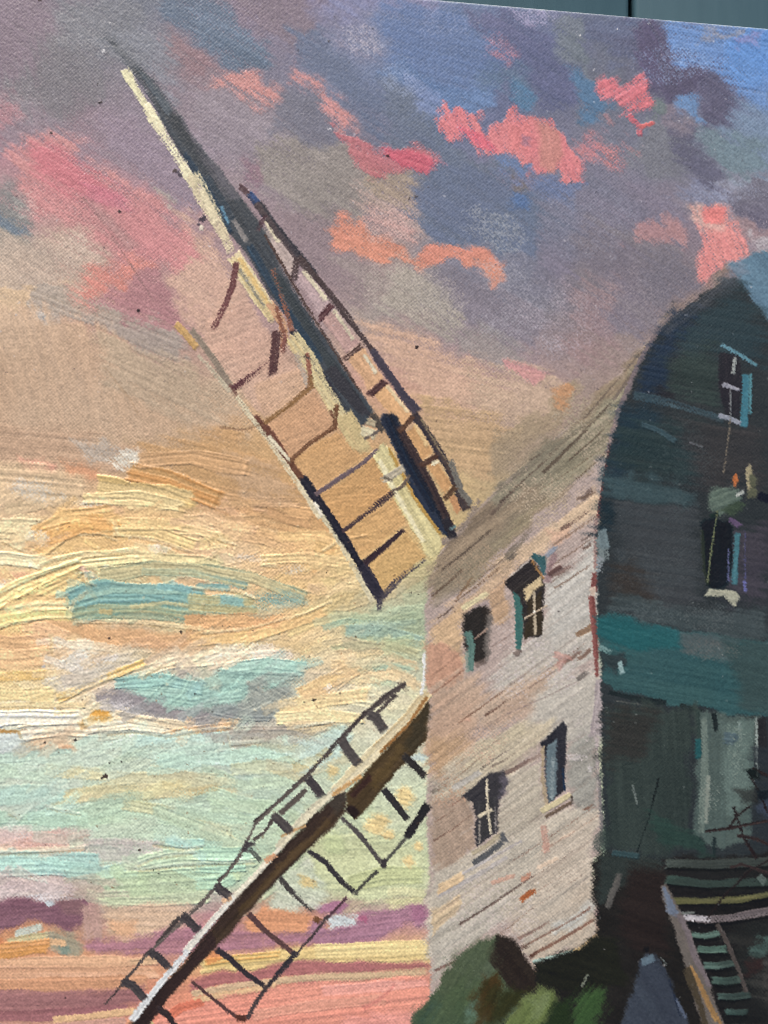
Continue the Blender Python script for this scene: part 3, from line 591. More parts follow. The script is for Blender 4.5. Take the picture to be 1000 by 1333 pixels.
B([(215, 1325), (235, 1312), (262, 1305)], 10, 'd87a60', h=.4, p=CORAL); B([(330, 1322), (420, 1308), (500, 1300)], 12, 'eaa48c', h=.5, p=CORAL); B([(420, 1290), (490, 1284), (555, 1280)], 12, 'eaa494', h=.4, p=CORAL); fill([(450, 1325), (560, 1318), (560, 1345), (440, 1345)], 'de988c', soft=6, p=CORAL, a=.8)
dab([(172, 1318), (190, 1322), (200, 1338)], 6, 'dcc48c', h=.4)
fill([(470, 1310), (512, 1284), (514, 1286), (474, 1314)], 'c4706a', soft=1.5, a=.5)

src0 = col.copy()
keep_teal = (pid == TEAL)
before = col.copy(); hb = hgt.copy()
scatter([(-150, 650), (420, 650), (470, 760), (552, 800), (552, 900), (440, 960), (-150, 960)], 420, sky_dir, 46, 11, jit=.03, hue=.008, dry=.2, h=.75, a=.6, fade=.3, src=src0, spread=.3)
scatter([(-150, 960), (430, 960), (380, 1040), (250, 1170), (-150, 1170)], 260, sky_dir, 60, 12, jit=.025, hue=.008, dry=.2, h=.5, a=.55, fade=.3, src=src0, spread=.18)
k_ = keep_teal[..., None] * .75
col[:] = col * (1 - k_) + before * k_; hgt[:] = hgt * (1 - k_[..., 0]) + hb * k_[..., 0]
del before, hb
# deep creases where one loaded stroke stops against another, shade and highlight also tinted in
for pts in [[(145, 699), (180, 702), (215, 710), (246, 721)], [(4, 707), (18, 715), (28, 719)], [(54, 739), (76, 730), (104, 725)], [(-40, 792), (0, 775), (18, 766), (78, 741), (102, 733)], [(104, 728), (150, 722), (172, 720)], [(74, 912), (100, 906), (146, 885), (190, 870)],
            [(-40, 923), (20, 922), (78, 922)], [(-40, 951), (0, 951), (24, 952), (28, 962)], [(110, 940), (112, 950)], [(190, 880), (210, 870), (228, 867)], [(140, 957), (175, 954), (212, 959)], [(128, 942), (130, 962)], [(282, 694), (290, 706), (284, 720), (272, 730)], [(283, 704), (306, 712)],
            [(340, 738), (362, 741)], [(385, 949), (432, 942)], [(112, 760), (122, 764)], [(108, 744), (110, 758)], [(118, 742), (126, 746)], [(30, 812), (62, 806), (98, 806)], [(-40, 838), (10, 816), (40, 812)], [(98, 812), (180, 813), (262, 822)], [(92, 800), (96, 786), (112, 775)], [(215, 961), (255, 954), (298, 950)],
            [(296, 958), (300, 972), (340, 968)], [(200, 1101), (240, 1107), (262, 1104)], [(180, 1128), (200, 1118), (250, 1112)], [(180, 1134), (240, 1128), (330, 1124)], [(60, 1052), (82, 1058), (104, 1062)], [(10, 1060), (28, 1068)], [(0, 1112), (60, 1110), (110, 1106)], [(380, 806), (400, 800), (430, 786)], [(262, 828), (320, 822), (372, 808)],
            [(420, 720), (445, 704), (478, 700)], [(100, 700), (130, 698), (150, 706)], [(150, 685), (152, 700)], [(66, 828), (68, 852)], [(250, 768), (310, 772), (332, 782)]]:
    dab(pts, 2.6, 'a08050', a=.30, dry=.12, h=-1.6, keep=.8, taper=(.5, .8), across=2)  # cut into the relief, with the crease's shade tinted into the pigment
    dab([(x + .5, y - 3.2) for x, y in pts], 4.2, 'ecd8a8' if pts[0][1] < 930 else 'd6dec8', a=.42, dry=.2, h=1.0, keep=.9, taper=(.5, .8))  # raised lip, its highlight painted paler
for k in range(70):
    x, y = rng.random() * 420, 640 + rng.random() * 330
    blot(x, y, .8 + rng.random() * 1.2, 'e8d8b0', a=.35, h=.9)

# the low glow is the lightest, cleanest paint; the hill of cloud above it is thinner and duller
glow = sstep(640, 700, YY) * sstep(985, 900, YY) * sstep(600, 480, XX)
col *= (1 + glow * (.07 - .07 * (pid == TEAL)) - .05 * sstep(400, 450, YY) * sstep(600, 540, YY) * sstep(330, 260, XX))[..., None]
# ------------------------------------------------------------------ the white weatherboarded side of the mill
WALL_LIFT = np.array([1.05, 1.075, 1.03], np.float32)
WALL = part('mill_side_wall', None, 'pale weatherboarded side of the mill')
SL = math.atan2(-.70, 1)
WP_ = [(556, 900), (554, 800), (560, 762), (572, 722), (590, 696), (640, 640), (700, 592), (770, 522), (828, 462), (857, 428), (836, 470), (812, 522), (796, 575), (784, 640), (779, 700), (776, 770), (776, 850), (783, 885), (779, 960), (782, 1040), (785, 1108), (770, 1122), (768, 1150), (776, 1216), (735, 1240), (697, 1260), (690, 1300), (560, 1330), (560, 1250), (556, 1100)]
fill(WP_, 'b3a198', soft=2.2, wob=1.6, ang=SL, h=.12, p=WALL, keep=.15, dry=0)
lift = lambda c: np.clip((hx(c) * .74 + hx(c).mean() * .26) * WALL_LIFT, 0, 1)
w = lambda poly, c, **k: fill(poly, lift(c), **{**dict(soft=7, wob=5, ang=SL, h=.1, dry=.1, st=.12, p=None, keep=.8), **k, **({'c2': lift(k['c2'])} if 'c2' in k else {})})
# roof of grey-brown strokes
fill([(576, 712), (592, 695), (640, 640), (700, 592), (770, 522), (828, 462), (880, 402), (930, 366), (950, 346), (940, 372), (900, 398), (860, 432), (836, 472), (812, 525), (797, 585), (740, 640), (670, 700), (600, 760), (566, 790), (563, 750)], '8d7c68', c2='94836c', soft=6, wob=6, ang=SL, dry=.12, h=.12, p=WALL, st=.2, along=70)
fill([(880, 398), (935, 360), (955, 340), (948, 360), (900, 392), (850, 440)], '8f7d7a', soft=4, ang=SL, dry=.2, a=.8)
w([(690, 620), (780, 530), (835, 470), (815, 525), (795, 590), (720, 650)], '91836c', c2='9a8b76', along=80, st=.2)
w([(640, 640), (720, 570), (770, 540), (720, 610), (650, 665)], '7f7262', c2='867966', soft=9, dry=.2, along=80)
w([(600, 740), (680, 670), (720, 650), (660, 710), (600, 770)], '938063', along=80, st=.2)
w([(565, 760), (640, 690), (700, 640), (740, 630), (660, 700), (575, 790)], '8c7966', a=.7, along=80)
dab([(575, 705), (600, 690), (625, 650)], 10, '8a7c70', dry=.35, h=.2)
w([(590, 790), (650, 730), (720, 680), (778, 630), (782, 650), (720, 700), (650, 760), (600, 820)], 'cda282', c2='c29a7c', soft=7)
w([(650, 735), (740, 665), (778, 632), (779, 668), (740, 690), (680, 730)], 'd2ab8c', soft=6, a=.9)
w([(715, 690), (740, 678), (745, 700), (722, 705)], 'cf9880', soft=4, a=.7)
w([(632, 770), (665, 745), (662, 800), (640, 815)], 'c0926f', c2='b58b70', soft=4)
w([(565, 810), (604, 790), (606, 860), (575, 880), (556, 860)], 'c79a74', soft=7, c2='cfa27a')
w([(557, 842), (575, 834), (600, 846), (602, 880), (570, 905), (557, 900)], 'c28a70', c2='bd8068', soft=4, ang=D(80))
w([(557, 905), (605, 870), (640, 900), (610, 990), (558, 990)], 'b69684', c2='bb8f78', soft=9)
w([(557, 960), (600, 950), (625, 980), (600, 1010), (556, 1020)], 'bd8e68', c2='c09474', soft=9)
w([(640, 880), (720, 800), (778, 740), (776, 850), (740, 880), (660, 930)], 'b2a5a2', c2='b9aba4', soft=10)
w([(715, 760), (778, 700), (776, 800), (720, 840)], 'b4aaa8', soft=8)
w([(620, 920), (720, 860), (715, 910), (640, 960)], 'b99e90', c2='b8927c', soft=9)
w([(650, 920), (705, 890), (705, 925), (650, 945)], 'bb9480', soft=7, a=.7)
w([(700, 900), (780, 870), (779, 960), (740, 960), (690, 965)], 'aca09c', c2='b2a59e', soft=9)
w([(560, 1020), (640, 960), (720, 930), (700, 980), (620, 1040), (570, 1070)], 'b4a393', soft=8, c2='bda890')
w([(625, 965), (680, 945), (690, 955), (640, 985), (600, 1005)], 'c0ab90', soft=4, dry=.25)
w([(562, 1040), (612, 1030), (620, 1090), (600, 1125), (560, 1130)], 'aa8a78', c2='a28272', soft=7, ang=D(70))
w([(650, 1010), (708, 990), (712, 1060), (690, 1090), (650, 1100)], 'ad9c8e', soft=6, c2='b3a294')
w([(740, 960), (778, 940), (780, 1060), (745, 1070)], '948c88', c2='9a9490', soft=7)
w([(558, 1130), (640, 1100), (720, 1060), (780, 1060), (770, 1130), (700, 1170), (620, 1220), (560, 1240)], 'b5a69b', c2='bba89a', soft=8)
w([(700, 1085), (780, 1060), (768, 1140), (700, 1180)], 'b69e8e', c2='bba699', soft=8)
w([(560, 1205), (660, 1160), (660, 1200), (600, 1240), (564, 1275)], 'aea198', soft=7, c2='b3a59d')
w([(660, 1180), (770, 1130), (776, 1215), (700, 1256), (680, 1230)], 'b9a79c', c2='b39886', soft=6)
w([(720, 1200), (770, 1170), (770, 1190), (725, 1215)], 'bab2b0', soft=5)
scumble(760, 960, 30, 40, 'b4aca6', .4); scumble(700, 860, 70, 70, 'c6bcb8', .4); scumble(640, 1180, 80, 60, 'c4b8ae', .4); scumble(640, 960, 60, 60, 'c8aa92', .4); scumble(620, 740, 60, 50, 'a08c74', .45); scumble(760, 560, 60, 60, 'a89a84', .45)
scumble(768, 1000, 10, 16, 'c2bcb8', .6); scumble(745, 985, 26, 10, 'c0b8b4', .6); scumble(590, 1030, 40, 30, 'bb9a80', .45); scumble(700, 650, 80, 50, 'b6a48c', .38)
# the lighter boards
fill([(570, 1150), (602, 1132), (605, 1143), (572, 1166)], 'd6c09c', soft=1.5, ang=SL, h=.4, c2='d2b48c'); fill([(562, 1186), (600, 1160), (602, 1178), (565, 1218)], 'c9b292', soft=2, ang=SL, h=.4, c2='d0bc98'); dab([(570, 1168), (620, 1140), (660, 1115)], 5, 'b9b2ac', h=.3)
dab([(602, 1138), (640, 1116), (680, 1094)], 5, 'bab4b0', h=.3, dry=.2); dab([(700, 1130), (725, 1118)], 5, 'd2bca4', h=.3); dab([(730, 1092), (748, 1082)], 5, 'd4c2ac', h=.3); dab([(640, 1150), (668, 1140)], 6, 'c4a08c', h=.2, dry=.2)
dab([(678, 1172), (690, 1162), (698, 1158)], 6, 'a8613a', h=.3); fill([(680, 1140), (690, 1135), (692, 1145), (682, 1148)], 'c08c74', soft=2)
# the joints between the boards: dark dragged lines
ln = lambda a, b, w_=2.2, c='6f5646', f=.45, al=.85: dab([a, ((a[0] + b[0]) / 2, (a[1] + b[1]) / 2 + 1.2), b], w_ * .85, c, a=al * .82, dry=.26, fade=f, h=-.15, taper=(.3, .6), keep=.8, across=2.5, soft=.8)
DK = '4a3a34'
for a, b, w_, c, f in [((650, 655), (745, 565), 4, '5a4a40', .35), ((708, 615), (800, 520), 4, '4f4238', .2), ((740, 600), (806, 540), 3, '55463a', .2), ((700, 640), (790, 580), 2, '6a5a48', .3),
        ((750, 625), (792, 585), 3, '6a5844', .2), ((760, 545), (838, 455), 3, '6a5d52', .3), ((575, 742), (640, 690), 3.2, '4a3f38', .3), ((562, 776), (602, 742), 3.5, '5c4a3c', .2), ((570, 805), (590, 790), 5, '4f423c', .2),
        ((600, 770), (680, 708), 2.6, '7a6450', .3), ((593, 783), (650, 740), 3, '6e5644', .3), ((595, 778), (615, 752), 3, '80654c', .3), ((660, 725), (690, 690), 8, '6a6254', .35), ((662, 728), (672, 720), 8, '55504a', .1),
        ((650, 700), (720, 640), 3, '8a7a60', .3), ((730, 690), (768, 664), 6, '5d4640', .35), ((720, 710), (778, 670), 2, '7d6655', .3), ((758, 650), (770, 636), 9, '5a4a44', .25), ((752, 650), (775, 640), 3, '6e5a4c', .2),
        ((715, 738), (772, 700), 2.4, '6e5848', .1), ((756, 704), (772, 694), 5, '4e3c34', 0), ((716, 760), (770, 715), 2.4, '75604f', .2), ((760, 714), (770, 708), 4, '5a443a', 0), ((722, 765), (768, 736), 2.4, '7a6252', .3), ((718, 750), (740, 738), 6, '6a5048', .3),
        ((560, 905), (604, 872), 2.4, '83604e', .3), ((562, 880), (600, 850), 1.6, '92705c', .3), ((580, 915), (640, 876), 1.6, '947a6a', .3), ((640, 842), (720, 790), 1.8, '8f7a70', .4), ((597, 942), (705, 862), 3, '6f5140', .35), ((632, 932), (660, 912), 4.6, '5a3f34', .2),
        ((640, 925), (775, 840), 2.2, '8a7264', .4), ((700, 880), (765, 835), 3, '7f675a', .4), ((735, 862), (755, 848), 4, '6c5044', .2), ((752, 826), (776, 812), 7, '7a5638', .1), ((752, 858), (766, 848), 5, '6a4c3e', .1), ((660, 930), (765, 880), 2, '8f7e78', .4), ((752, 884), (762, 876), 6, '5a5450', .2),
        ((620, 950), (705, 905), 1.8, '9a8476', .4), ((570, 1030), (640, 975), 2, '8e7664', .4), ((562, 1032), (582, 1016), 6, '6a6158', .3), ((589, 1024), (640, 992), 3, '4c4642', .25), ((640, 990), (685, 960), 3, '6a605a', .3), ((640, 998), (672, 980), 4, '6e6258', .3), ((655, 1008), (704, 982), 4.5, '66504a', .3), ((600, 1010), (700, 945), 1.6, '8f8272', .3),
        ((565, 1095), (616, 1060), 2.6, '6a5044', .5), ((566, 1070), (600, 1048), 2, '7a5f50', .5), ((585, 1050), (615, 1030), 1.6, '86685a', .5), ((668, 1120), (775, 1050), 2.4, '86685a', .4), ((670, 1118), (690, 1108), 3, '7a5c50', .1), ((760, 1054), (772, 1048), 4, '7a5644', .1), ((705, 1108), (782, 1060), 2, '9a7e6e', .3),
        ((598, 1204), (692, 1142), 3.2, '4a3630', .15), ((690, 1144), (770, 1092), 2.4, '84695c', .4), ((645, 1220), (690, 1185), 2.6, '7d5c4a', .3), ((690, 1185), (770, 1130), 2, '8d7468', .4), ((700, 1160), (765, 1118), 1.6, '96786a', .4), ((566, 1264), (605, 1245), 3, '6e4c44', .2), ((600, 1246), (665, 1210), 2, '8a6a5c', .4),
        ((675, 1222), (715, 1200), 2.6, '7a5f54', .3), ((680, 1233), (768, 1184), 2.6, '765648', .2), ((692, 1244), (772, 1198), 3.6, '6a4436', .15), ((680, 1234), (690, 1228), 6, '4a362e', .1), ((690, 1246), (700, 1238), 5, '4a3028', .1), ((756, 1188), (770, 1180), 3.6, '7a4c38', .1), ((560, 1160), (600, 1140), 1.6, '8a7668', .4), ((620, 1130), (668, 1118), 1.4, '9a8a80', .4),
        ((566, 700 + 40), (590, 716), 3, '6f6152', .2), ((640, 610 + 60), (668, 640), 6, '5b4c44', .3), ((610, 690), (640, 664), 3, '6f6254', .3), ((690, 600), (716, 580), 4, '5f5348', .3), ((800, 520), (836, 468), 4, '6b5f58', .2)]:
    ln(a, b, w_, c, f)
# many faint joints, hardly more than scratches
for k in range(46):
    y0 = 770 + k * 11.5 + rng.normal() * 2
    t0 = rng.random() * .75; t1 = min(1, t0 + .2 + rng.random() * .4)
    xa, xb = 562 + 212 * t0, 562 + 212 * t1
    ya, yb = y0 - (xa - 562) * .70, y0 - (xb - 562) * .70
    if ya < 700 + (780 - xa) * .2 or ya > 1262 - (xa - 562) * .25:
        continue
    dab([(xa, ya), (xb, yb)], 1.5 + rng.random(), '84746a' if k % 3 else 'd2c6ba', a=.27, dry=.2, h=-.08, keep=.9, fade=.3, taper=(.5, 1), across=3)
# corner board of the mill, dark red
dab([(858, 428), (832, 474), (806, 536)], 7, '7c6f70', dry=.15, h=.1, p=WALL); dab([(806, 536), (792, 590)], 8, '9a8782', dry=.2, h=.2, p=WALL)
dab([(795, 580), (786, 630), (779, 675)], 6.5, '7a4842', c2='94605a', dry=.1, h=.3, p=WALL); dab([(776, 675), (775, 740)], 5, 'a88a82', dry=.2, h=.2); dab([(774, 746), (773, 768)], 7, '7c4a46', h=.3); dab([(771, 764), (772, 776)], 8, 'cdb6a4', h=.3, dry=.05)
dab([(770, 776), (775, 830), (777, 878)], 7, '7e4a45', c2='94605a', dry=.08, h=.3, p=WALL); dab([(784, 885), (780, 920), (778, 960)], 18, 'a79c9c', c2='b4a8a6', dry=.12, h=.3, p=WALL); dab([(778, 960), (779, 1030)], 6, 'b8acaa', dry=.3, h=.25, p=WALL)
dab([(780, 1010), (785, 1100)], 6, '85807e', dry=.15, h=.2, p=WALL)
fill([(600, 935), (612, 930), (612, 936)], 'c8a088', soft=2); dab([(722, 850), (734, 855), (726, 870)], 9, 'bf8c80', a=.6, dry=.3); dab([(708, 1075), (712, 1110)], 7, 'bb8c7c', a=.7, dry=.3)
# windows of the side wall
DKW = '2e2a26'
def window(label):
    return part('window', WALL, label)
w1 = window('shuttered window with a pale lintel')
dab([(602, 792), (634, 772)], 7.5, 'd8cba0', h=.5, p=w1, dry=.05); dab([(612, 800), (634, 786)], 8, 'a4938e', h=.1)
fill([(604, 800), (632, 788), (637, 795), (637, 850), (628, 862), (612, 866), (606, 840)], '37302a', c2='2c2926', soft=2.4, wob=2, ang=D(85), h=.15, p=w1)
fill([(634, 800), (640, 800), (640, 850), (632, 862)], '6c6660', soft=2.5, a=.8, p=w1); dab([(618, 832), (636, 818)], 2, '9a8272', h=.2, p=w1); dab([(609, 822), (614, 840), (612, 872)], 9, '62837a', c2='507268', h=.3, p=w1, dry=.08); dab([(608, 850), (609, 876)], 5, '8a9488', dry=.3, h=.2, p=w1); dab([(620, 866), (632, 860)], 8, '6f6058', dry=.3, a=.7)
w2 = window('four-paned window under a dark hood with teal shutters')
fill([(658, 760), (662, 752), (690, 727), (700, 735), (712, 760), (708, 806), (706, 828), (682, 830), (678, 790), (668, 768)], '2e2a2c', c2='38332f', soft=1.5, wob=2, ang=SL, h=.25, p=w2)
fill([(682, 766), (706, 750), (709, 760), (696, 768), (686, 786)], 'ccb68c', c2='d2c096', soft=1.5, wob=1.5, ang=SL, h=.4, p=w2); fill([(687, 784), (709, 766), (708, 824), (684, 829)], '3a3226', soft=1.6, ang=D(85), h=.1, p=w2)
dab([(695, 770), (696, 800), (697, 826)], 3.6, 'b3a58c', h=.4, p=w2, dry=.12); dab([(683, 805), (698, 796), (712, 788)], 2.6, 'b9a68e', h=.4, p=w2, dry=.1); blot(695, 796, 1.8, 'e8e0d0', p=w2); blot(684, 804, 1.8, 'dcd0bc', p=w2)
fill([(669, 768), (676, 774), (681, 790), (681, 828), (678, 846), (672, 846), (671, 820)], '41706a', c2='375f5c', soft=1.2, wob=1, ang=D(85), h=.35, p=w2); blot(674, 850, 4, '7a6c64', p=w2)
fill([(690, 725), (695, 720), (710, 724), (713, 748), (708, 750), (700, 735)], '33585c', c2='3f6468', soft=1.2, wob=1, ang=D(60), h=.35, p=w2); dab([(692, 730), (700, 742), (708, 754)], 2.6, '9a7448', h=.35, p=w2)
dab([(713, 758), (716, 738), (724, 720)], 8, '95797a', c2='9e8686', dry=.2, h=.1, a=.8); dab([(712, 724), (724, 712)], 4, '8c929c', h=.25); dab([(664, 750), (690, 728)], 3, 'c8c0b8', dry=.2, a=.8); dab([(715, 748), (730, 738)], 5, '5f4844', dry=.3)
w3 = window('window with blue-grey curtains and a pale sill')
fill([(702, 966), (716, 952), (733, 938), (737, 945), (738, 1028), (726, 1036), (713, 1046), (711, 985)], '2c2c32', c2='34343a', soft=1.6, wob=2, ang=D(85), h=.2, p=w3)
fill([(706, 972), (711, 970), (712, 1050), (708, 1052)], 'a8977c', soft=1.2, h=.2); fill([(715, 970), (724, 962), (727, 1000), (726, 1032), (714, 1044), (713, 1010)], '6f7f84', c2='5a6c74', soft=1.8, ang=D(85), h=.2, p=w3); dab([(720, 985), (719, 1040)], 5, '8a989a', dry=.3, h=.2, p=w3)
dab([(733, 1000), (736, 1030)], 4, '24344a', h=.1, p=w3); dab([(706, 1056), (726, 1045), (742, 1035)], 6.5, 'b3a684', c2='c2b690', h=.4, p=w3, dry=.05); dab([(711, 1064), (728, 1054), (744, 1045)], 4, '6a5a4c', h=.1, p=w3, dry=.12); dab([(744, 1036), (745, 1046)], 3, '5a5048', p=w3)
w4 = window('mullioned window under a dark slanting hood')
fill([(602, 1036), (616, 1024), (634, 1010), (655, 1004), (660, 1018), (651, 1036), (650, 1084), (634, 1092), (620, 1103), (617, 1070), (615, 1048)], '3f3d40', c2='353437', soft=1.8, wob=2.4, ang=SL, h=.2, p=w4, dry=.06)
fill([(650, 1006), (660, 1008), (658, 1030), (646, 1040)], '6c6670', soft=4, a=.7); fill([(620, 1046), (646, 1036), (647, 1082), (622, 1096)], '3c3b3c', c2='57565a', soft=1.6, ang=D(85), h=.1, p=w4)
dab([(634, 1014), (635, 1050), (639, 1086)], 3, 'c9bea4', h=.45, p=w4, dry=.12); dab([(623, 1063), (640, 1054)], 4.5, 'd0c4a8', h=.45, p=w4, dry=.08); dab([(624, 1068), (624, 1098)], 2.2, '9a9288', dry=.25, h=.3, p=w4); dab([(644, 1050), (645, 1084)], 2, '8a8480', dry=.25, p=w4); blot(634, 1029, 2.5, 'd6ccb4', p=w4)
dab([(590, 1026), (604, 1018), (626, 1004)], 6, 'b5b0a6', h=.3, dry=.12); dab([(614, 1112), (634, 1100), (652, 1086)], 7, 'b2a68c', c2='c0b498', h=.4, p=w4, dry=.06); dab([(616, 1124), (634, 1112), (654, 1096)], 6, '56585a', h=.12, p=w4, dry=.08); dab([(653, 1084), (658, 1096)], 8, '5e6062', h=.1, p=w4, dry=.1)

# ------------------------------------------------------------------ the dark gabled front of the mill
FRONT = part('mill_front', None, 'dark gabled front of the mill in shade')
fill([(957, 362), (930, 374), (912, 384), (876, 414), (857, 432), (833, 474), (812, 525), (801, 560), (790, 600), (781, 660), (777, 720), (777, 800), (783, 885), (783, 960), (784, 1040), (788, 1105), (790, 1400), (1290, 1400), (1290, 800), (1150, 560), (1040, 420), (1000, 372)], '33393b', c2='2f3436', soft=2.2, wob=.8, ang=D(8), h=.1, keep=.15, p=FRONT)
f = lambda poly, c, **k: fill(poly, c, **{**dict(soft=15, wob=8, a=.85, ang=D(10), h=.1, dry=.06, st=.14, keep=.8), **k})
fill([(951, 345), (978, 327), (1000, 326), (1060, 400), (1160, 540), (1290, 760), (1290, 820), (1150, 600), (1040, 470), (1000, 418), (978, 386), (957, 364)], '56748a', c2='628094', soft=3, wob=3, ang=D(48), h=.25, along=70, p=FRONT)
f([(957, 365), (1000, 430), (1000, 480), (960, 460), (900, 480), (880, 430)], '35474c', c2='2f4046'); f([(876, 416), (905, 395), (880, 440), (868, 500), (845, 512), (828, 506), (834, 474), (857, 433)], '223044', c2='26364a', soft=13)
f([(868, 470), (935, 450), (940, 530), (900, 530), (870, 510)], '33403d', c2='394642'); f([(855, 500), (880, 512), (872, 522), (850, 515)], '2c2c30', soft=4)
dab([(826, 515), (860, 520), (900, 533), (940, 546)], 10, '40525a', c2='35464d', dry=.3, h=.2); dab([(830, 520), (870, 527), (915, 540)], 4, '4a5e66', dry=.35, h=.2)
f([(815, 525), (850, 525), (840, 590), (805, 640), (790, 620)], '273c4c', c2='22343e'); f([(830, 545), (910, 550), (905, 620), (840, 620), (800, 600)], '2b3d40', c2='2e3a38'); f([(880, 540), (1000, 560), (1000, 640), (910, 630)], '37383a', c2='3c3a3a')
dab([(835, 552), (860, 562), (880, 575)], 8, '3c5158', dry=.25); dab([(898, 576), (915, 582)], 3, '5c5e62', dry=.3)
f([(790, 612), (840, 618), (905, 640), (905, 660), (830, 650), (790, 645)], '374a4e', c2='3c5054', soft=7); f([(782, 650), (805, 660), (798, 690), (780, 695)], '1e2e36'); f([(808, 650), (905, 660), (908, 780), (860, 790), (810, 770), (795, 700)], '43474a', c2='3a4144', soft=10); f([(790, 740), (830, 730), (850, 780), (800, 795)], '37332f', c2='3a342f', soft=14)
dab([(783, 700), (786, 730)], 13, '727e7e', dry=.36, h=.2); dab([(784, 690), (788, 710)], 10, '66767a', dry=.34, h=.2); dab([(781, 725), (780, 745)], 8, '868e92', dry=.42, h=.2); f([(950, 690), (1000, 680), (1000, 780), (955, 780)], '403e48', c2='46424a')
f([(800, 770), (900, 790), (1000, 790), (1000, 830), (880, 822), (790, 800)], '3e4a4c', c2='485254', soft=8); scumble(850, 800, 60, 20, '5a6466', .45, a=.4); scumble(920, 800, 46, 32, '5e6464', .45, a=.4); scumble(860, 740, 80, 80, '50585a', .4, a=.35); scumble(900, 600, 80, 90, '4a585a', .4, a=.3); scumble(860, 1010, 70, 80, '4a5652', .4, a=.3)
TB = part('painted_band', FRONT, 'teal band across the dark front')
fill([(774, 802), (790, 800), (825, 812), (888, 822), (962, 830), (1010, 836), (1290, 860), (1290, 970), (1005, 932), (925, 926), (862, 914), (798, 899), (785, 884), (783, 850), (776, 830)], '33565a', c2='375758', soft=2.5, wob=3, ang=D(10), h=.2, p=TB, along=60)
fill([(774, 803), (790, 800), (840, 814), (888, 824), (885, 845), (830, 848), (795, 838), (778, 824)], '265c60', c2='2c5e62', soft=5, ang=D(20), h=.2); fill([(888, 824), (960, 832), (955, 860), (890, 850)], '4e595b', c2='46595a', soft=5, dry=.15); fill([(940, 830), (1010, 836), (1010, 930), (970, 920)], '3a4e4e', soft=9)
fill([(780, 845), (812, 850), (815, 865), (800, 880), (785, 868)], '313c3e', soft=4, wob=5); dab([(781, 843), (795, 850)], 6, '6b8a88', dry=.35, h=.25); dab([(806, 862), (810, 876)], 6, '84a0a0', dry=.35, h=.25); scumble(930, 846, 46, 18, '6a6864', .45, a=.4)
dab([(794, 901), (830, 910), (868, 915)], 6, '232b2c', h=.05, dry=.05); dab([(800, 912), (850, 920)], 2, '5c5e5a', dry=.2, h=.2); dab([(885, 918), (915, 926)], 6, '28302f'); dab([(960, 936), (985, 934)], 4, '272c2c')
f([(785, 915), (900, 922), (905, 1110), (860, 1120), (788, 1100)], '35403c', c2='39443f', soft=6, ang=D(86)); f([(785, 920), (850, 925), (840, 970), (790, 990)], '343330', soft=10)
# pale door boards at the right
DOOR = part('door', FRONT, 'grey-green boarded door')
fill([(906, 930), (940, 926), (985, 932), (984, 1000), (978, 1090), (940, 1102), (905, 1090), (908, 1000)], '55645f', c2='4a5955', soft=3, wob=3, ang=D(88), h=.2, p=DOOR, dry=.05)
fill([(942, 940), (982, 936), (980, 1050), (945, 1060)], '647670', c2='5a6c66', soft=5, ang=D(88)); dab([(917, 935), (918, 1010), (913, 1085)], 9, '68776f', dry=.25, h=.2); dab([(922, 1010), (920, 1070)], 6, '7d867c', dry=.3, h=.2); dab([(929, 928), (932, 945)], 6, '232a2a', taper=(.1, 1)); dab([(909, 925), (910, 975)], 6, '36433f'); dab([(909, 962), (909, 985)], 7, '275356', dry=.1)
dab([(962, 938), (964, 960)], 5, '7a8c86', dry=.3); dab([(944, 960), (956, 962)], 14, '51646a', dry=.2); dab([(930, 1090), (930, 1120)], 4, '2a3434'); scumble(960, 990, 26, 60, '78887f', .4); scumble(920, 1040, 20, 50, '7a857c', .42)
dab([(991, 936), (992, 975)], 12, '2a2a2b', h=.1); dab([(985, 935), (986, 1010)], 3, '84908a', dry=.3, h=.25); f([(990, 980), (1290, 960), (1290, 1200), (985, 1130)], '30353a', c2='2a3034'); f([(988, 1040), (1010, 1030), (1010, 1070), (990, 1070)], '3c4656', soft=5)
dab([(858, 1012), (845, 1065), (826, 1120)], 1.8, '1c2222', dry=.05, h=.05); dab([(824, 1022), (830, 1048)], 1.8, '606a66', dry=.2); f([(840, 1050), (905, 1080), (940, 1120), (880, 1110)], '2f453e', soft=6)
fill([(862, 428), (900, 396), (935, 370), (957, 360), (957, 372), (930, 386), (905, 404), (872, 436)], '5a5c62', c2='4a4e54', soft=7, dry=.25, ang=SL, a=.75)
fill([(950, 346), (965, 338), (972, 352), (960, 366), (946, 364)], '7d8a9a', soft=6, dry=.2, a=.7)
# upper window, hoist and loading door of the front
fw = part('window', FRONT, 'upper window with a light blue lintel and jamb')
fill([(938, 457), (962, 462), (966, 486), (963, 545), (945, 540), (936, 500)], '292b30', c2='302c32', soft=2, wob=1.5, ang=D(85), h=.15, p=fw); dab([(939, 449), (960, 460), (984, 475)], 5, '6590a0', c2='4f7a86', h=.45, p=fw, dry=.1)
dab([(971, 488), (970, 520), (968, 556)], 8, '437a8a', c2='346270', h=.35, p=fw, dry=.1); dab([(977, 486), (976, 540)], 3, '4f828c', h=.3, p=fw, dry=.15); dab([(936, 541), (950, 545), (962, 551)], 6.5, '868c98', h=.4, p=fw, dry=.12); dab([(941, 501), (950, 504), (962, 508)], 6, '8e8f9a', h=.45, p=fw, dry=.12, w2=3); dab([(957, 466), (955, 485)], 4.5, '8a908e', h=.3, p=fw, dry=.25); dab([(951, 505), (951, 545)], 2, '6a6e70', dry=.2, p=fw)
rope = part('hoist_rope', FRONT, None)
dab([(951, 545), (948, 570), (942, 616)], 2.4, '7e7464', c2='8f846e', h=.3, p=rope, dry=.06)
box_ = part('hoist_box', FRONT, 'green box with a cream lamp and an orange dab under the upper window')
